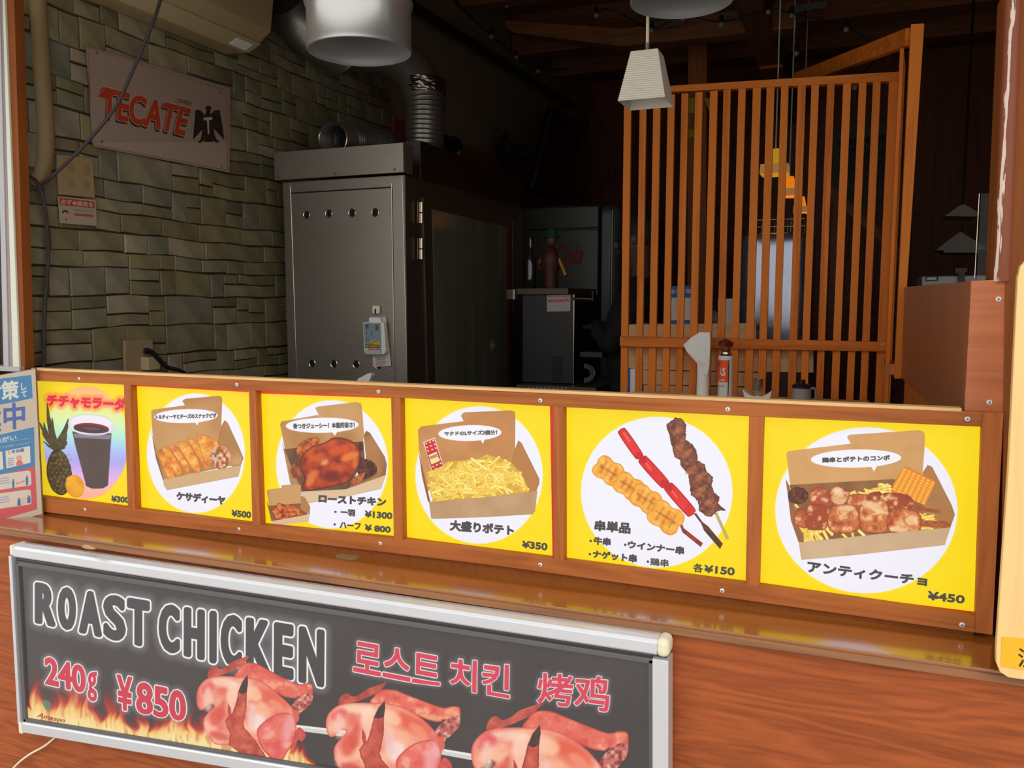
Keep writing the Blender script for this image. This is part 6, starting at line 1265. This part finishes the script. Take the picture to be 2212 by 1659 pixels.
for i, (q, lab) in enumerate((([(1488, 212), (1503, 212), (1503, 244), (1487, 244)], 'olive yellow notice on the far post, upper one'), ([(1487, 280), (1501, 280), (1500, 297), (1487, 297)], 'olive yellow notice on the far post, lower one'), ([(1521, 212), (1535, 212), (1534, 246)], 'olive yellow pennant right of the far post'))):
    tag(build('yellow_notice', MB().slab(q, 4.55, .004), mat('olive_yellow', (226, 200, 40), .7)), lab, 'notice')
tag(build('orange_batten', MB().slab([(1640, 143), (1690, 139), (1691, 145), (1641, 149)], 4.4, .03), M['slatx']), 'short orange-brown batten under the ceiling above the lattice', 'batten')
# ================================================================== PERSON behind the lattice
def person():
    px_ = -1.20; py_ = 2.04; z0 = .25
    J = [((px_, py_, z0+.95), .15), ((px_-.03, py_, z0+1.12), .155), ((px_-.05, py_, z0+1.30), .16), ((px_-.02, py_, z0+1.44), .13), ((px_, py_, z0+1.52), .06), ((px_-.02, py_, z0+1.58), .055), ((px_-.03, py_, z0+1.66), .095), ((px_-.03, py_, z0+1.74), .095)]
    E_ = [(i, i+1) for i in range(7)]
    def add(p, r, par): J.append((p, r)); E_.append((par, len(J)-1)); return len(J)-1
    for s in (-1, 1):
        a = add((px_, py_+.17*s, z0+1.42), .075, 3); b = add((px_-.10, py_+.22*s, z0+1.20), .055, a); c = add((px_-.17, py_+.12*s, z0+1.26), .04, b); d = add((px_-.20, py_+.08*s, z0+1.29), .032, c)
        for k in range(4): f1 = add((px_-.24, py_+.08*s+(k-1.5)*.02, z0+1.30-.006*abs(k-1)), .010, d); add((px_-.27, py_+.08*s+(k-1.5)*.019, z0+1.29-.004*k), .009, f1)
        f1 = add((px_-.21, py_+.08*s-.035*s, z0+1.31), .011, d); add((px_-.235, py_+.08*s-.04*s, z0+1.32), .010, f1)
        a = add((px_, py_+.09*s, z0+.86), .10, 0); b = add((px_-.03, py_+.10*s, z0+.48), .065, a); c = add((px_, py_+.10*s, z0+.09), .045, b); add((px_-.14, py_+.11*s, z0+.04), .038, c)
    J0 = np.array(J[0][0]); me = bpy.data.meshes.new('body'); me.from_pydata([tuple(np.array(p)-J0) for p, r in J], E_, [])
    o = bpy.data.objects.new('body', me); sc.collection.objects.link(o); m = o.modifiers.new('skin', 'SKIN')
    for v, (p, r) in zip(me.skin_vertices[0].data, J): v.radius = (r, r)
    me.skin_vertices[0].data[0].use_root = True
    s_ = o.modifiers.new('sub', 'SUBSURF'); s_.levels = 2; s_.render_levels = 2
    bpy.context.view_layer.update()
    m2 = bpy.data.meshes.new_from_object(o.evaluated_get(bpy.context.evaluated_depsgraph_get())); bpy.data.objects.remove(o)
    for p in m2.polygons: p.use_smooth = True
    m2.materials.clear(); m2.materials.append(M['blackm']); m2.materials.append(M['skin'])
    for p in m2.polygons:
        c = p.center+Vector(J0)
        if c.z > z0+1.53: p.material_index = 1
    t = thing('person', (px_, py_, z0), 'person in dark clothes and black gloves behind the leftmost slats beside the refrigerator', 'person')
    b = bpy.data.objects.new('body', m2); sc.collection.objects.link(b); b.parent = t; b.location = Vector(J0-np.array([px_, py_, z0])); WL['body'] = J0
    h = (px_-.03, py_, z0+1.71)
    build('hair', MB().ball((h[0]+.018, h[1], h[2]+.03), .105, 18, 12, (1, .92, 1)), M['hair'], t, smooth=True)
    mb = MB().ball((h[0]-.098, h[1]-.03, h[2]-.005), .009, 8, 6); mb.ball((h[0]-.098, h[1]+.03, h[2]-.005), .009, 8, 6); build('eyes', mb, M['ink'], t, smooth=True)
    build('nose', MB().ball((h[0]-.108, h[1], h[2]-.03), .014, 8, 6, (1, .8, 1.4)), M['skin'], t, smooth=True); build('mouth', MB().ball((h[0]-.094, h[1], h[2]-.065), .014, 8, 6, (.5, 1.4, .4)), mat('lips', (150, 80, 70), .6), t, smooth=True)
    for s in (-1, 1): build('ear', MB().ball((h[0]+.0, h[1]+.092*s, h[2]-.01), .022, 8, 6, (.8, .4, 1.2)), M['skin'], t, smooth=True)
person()
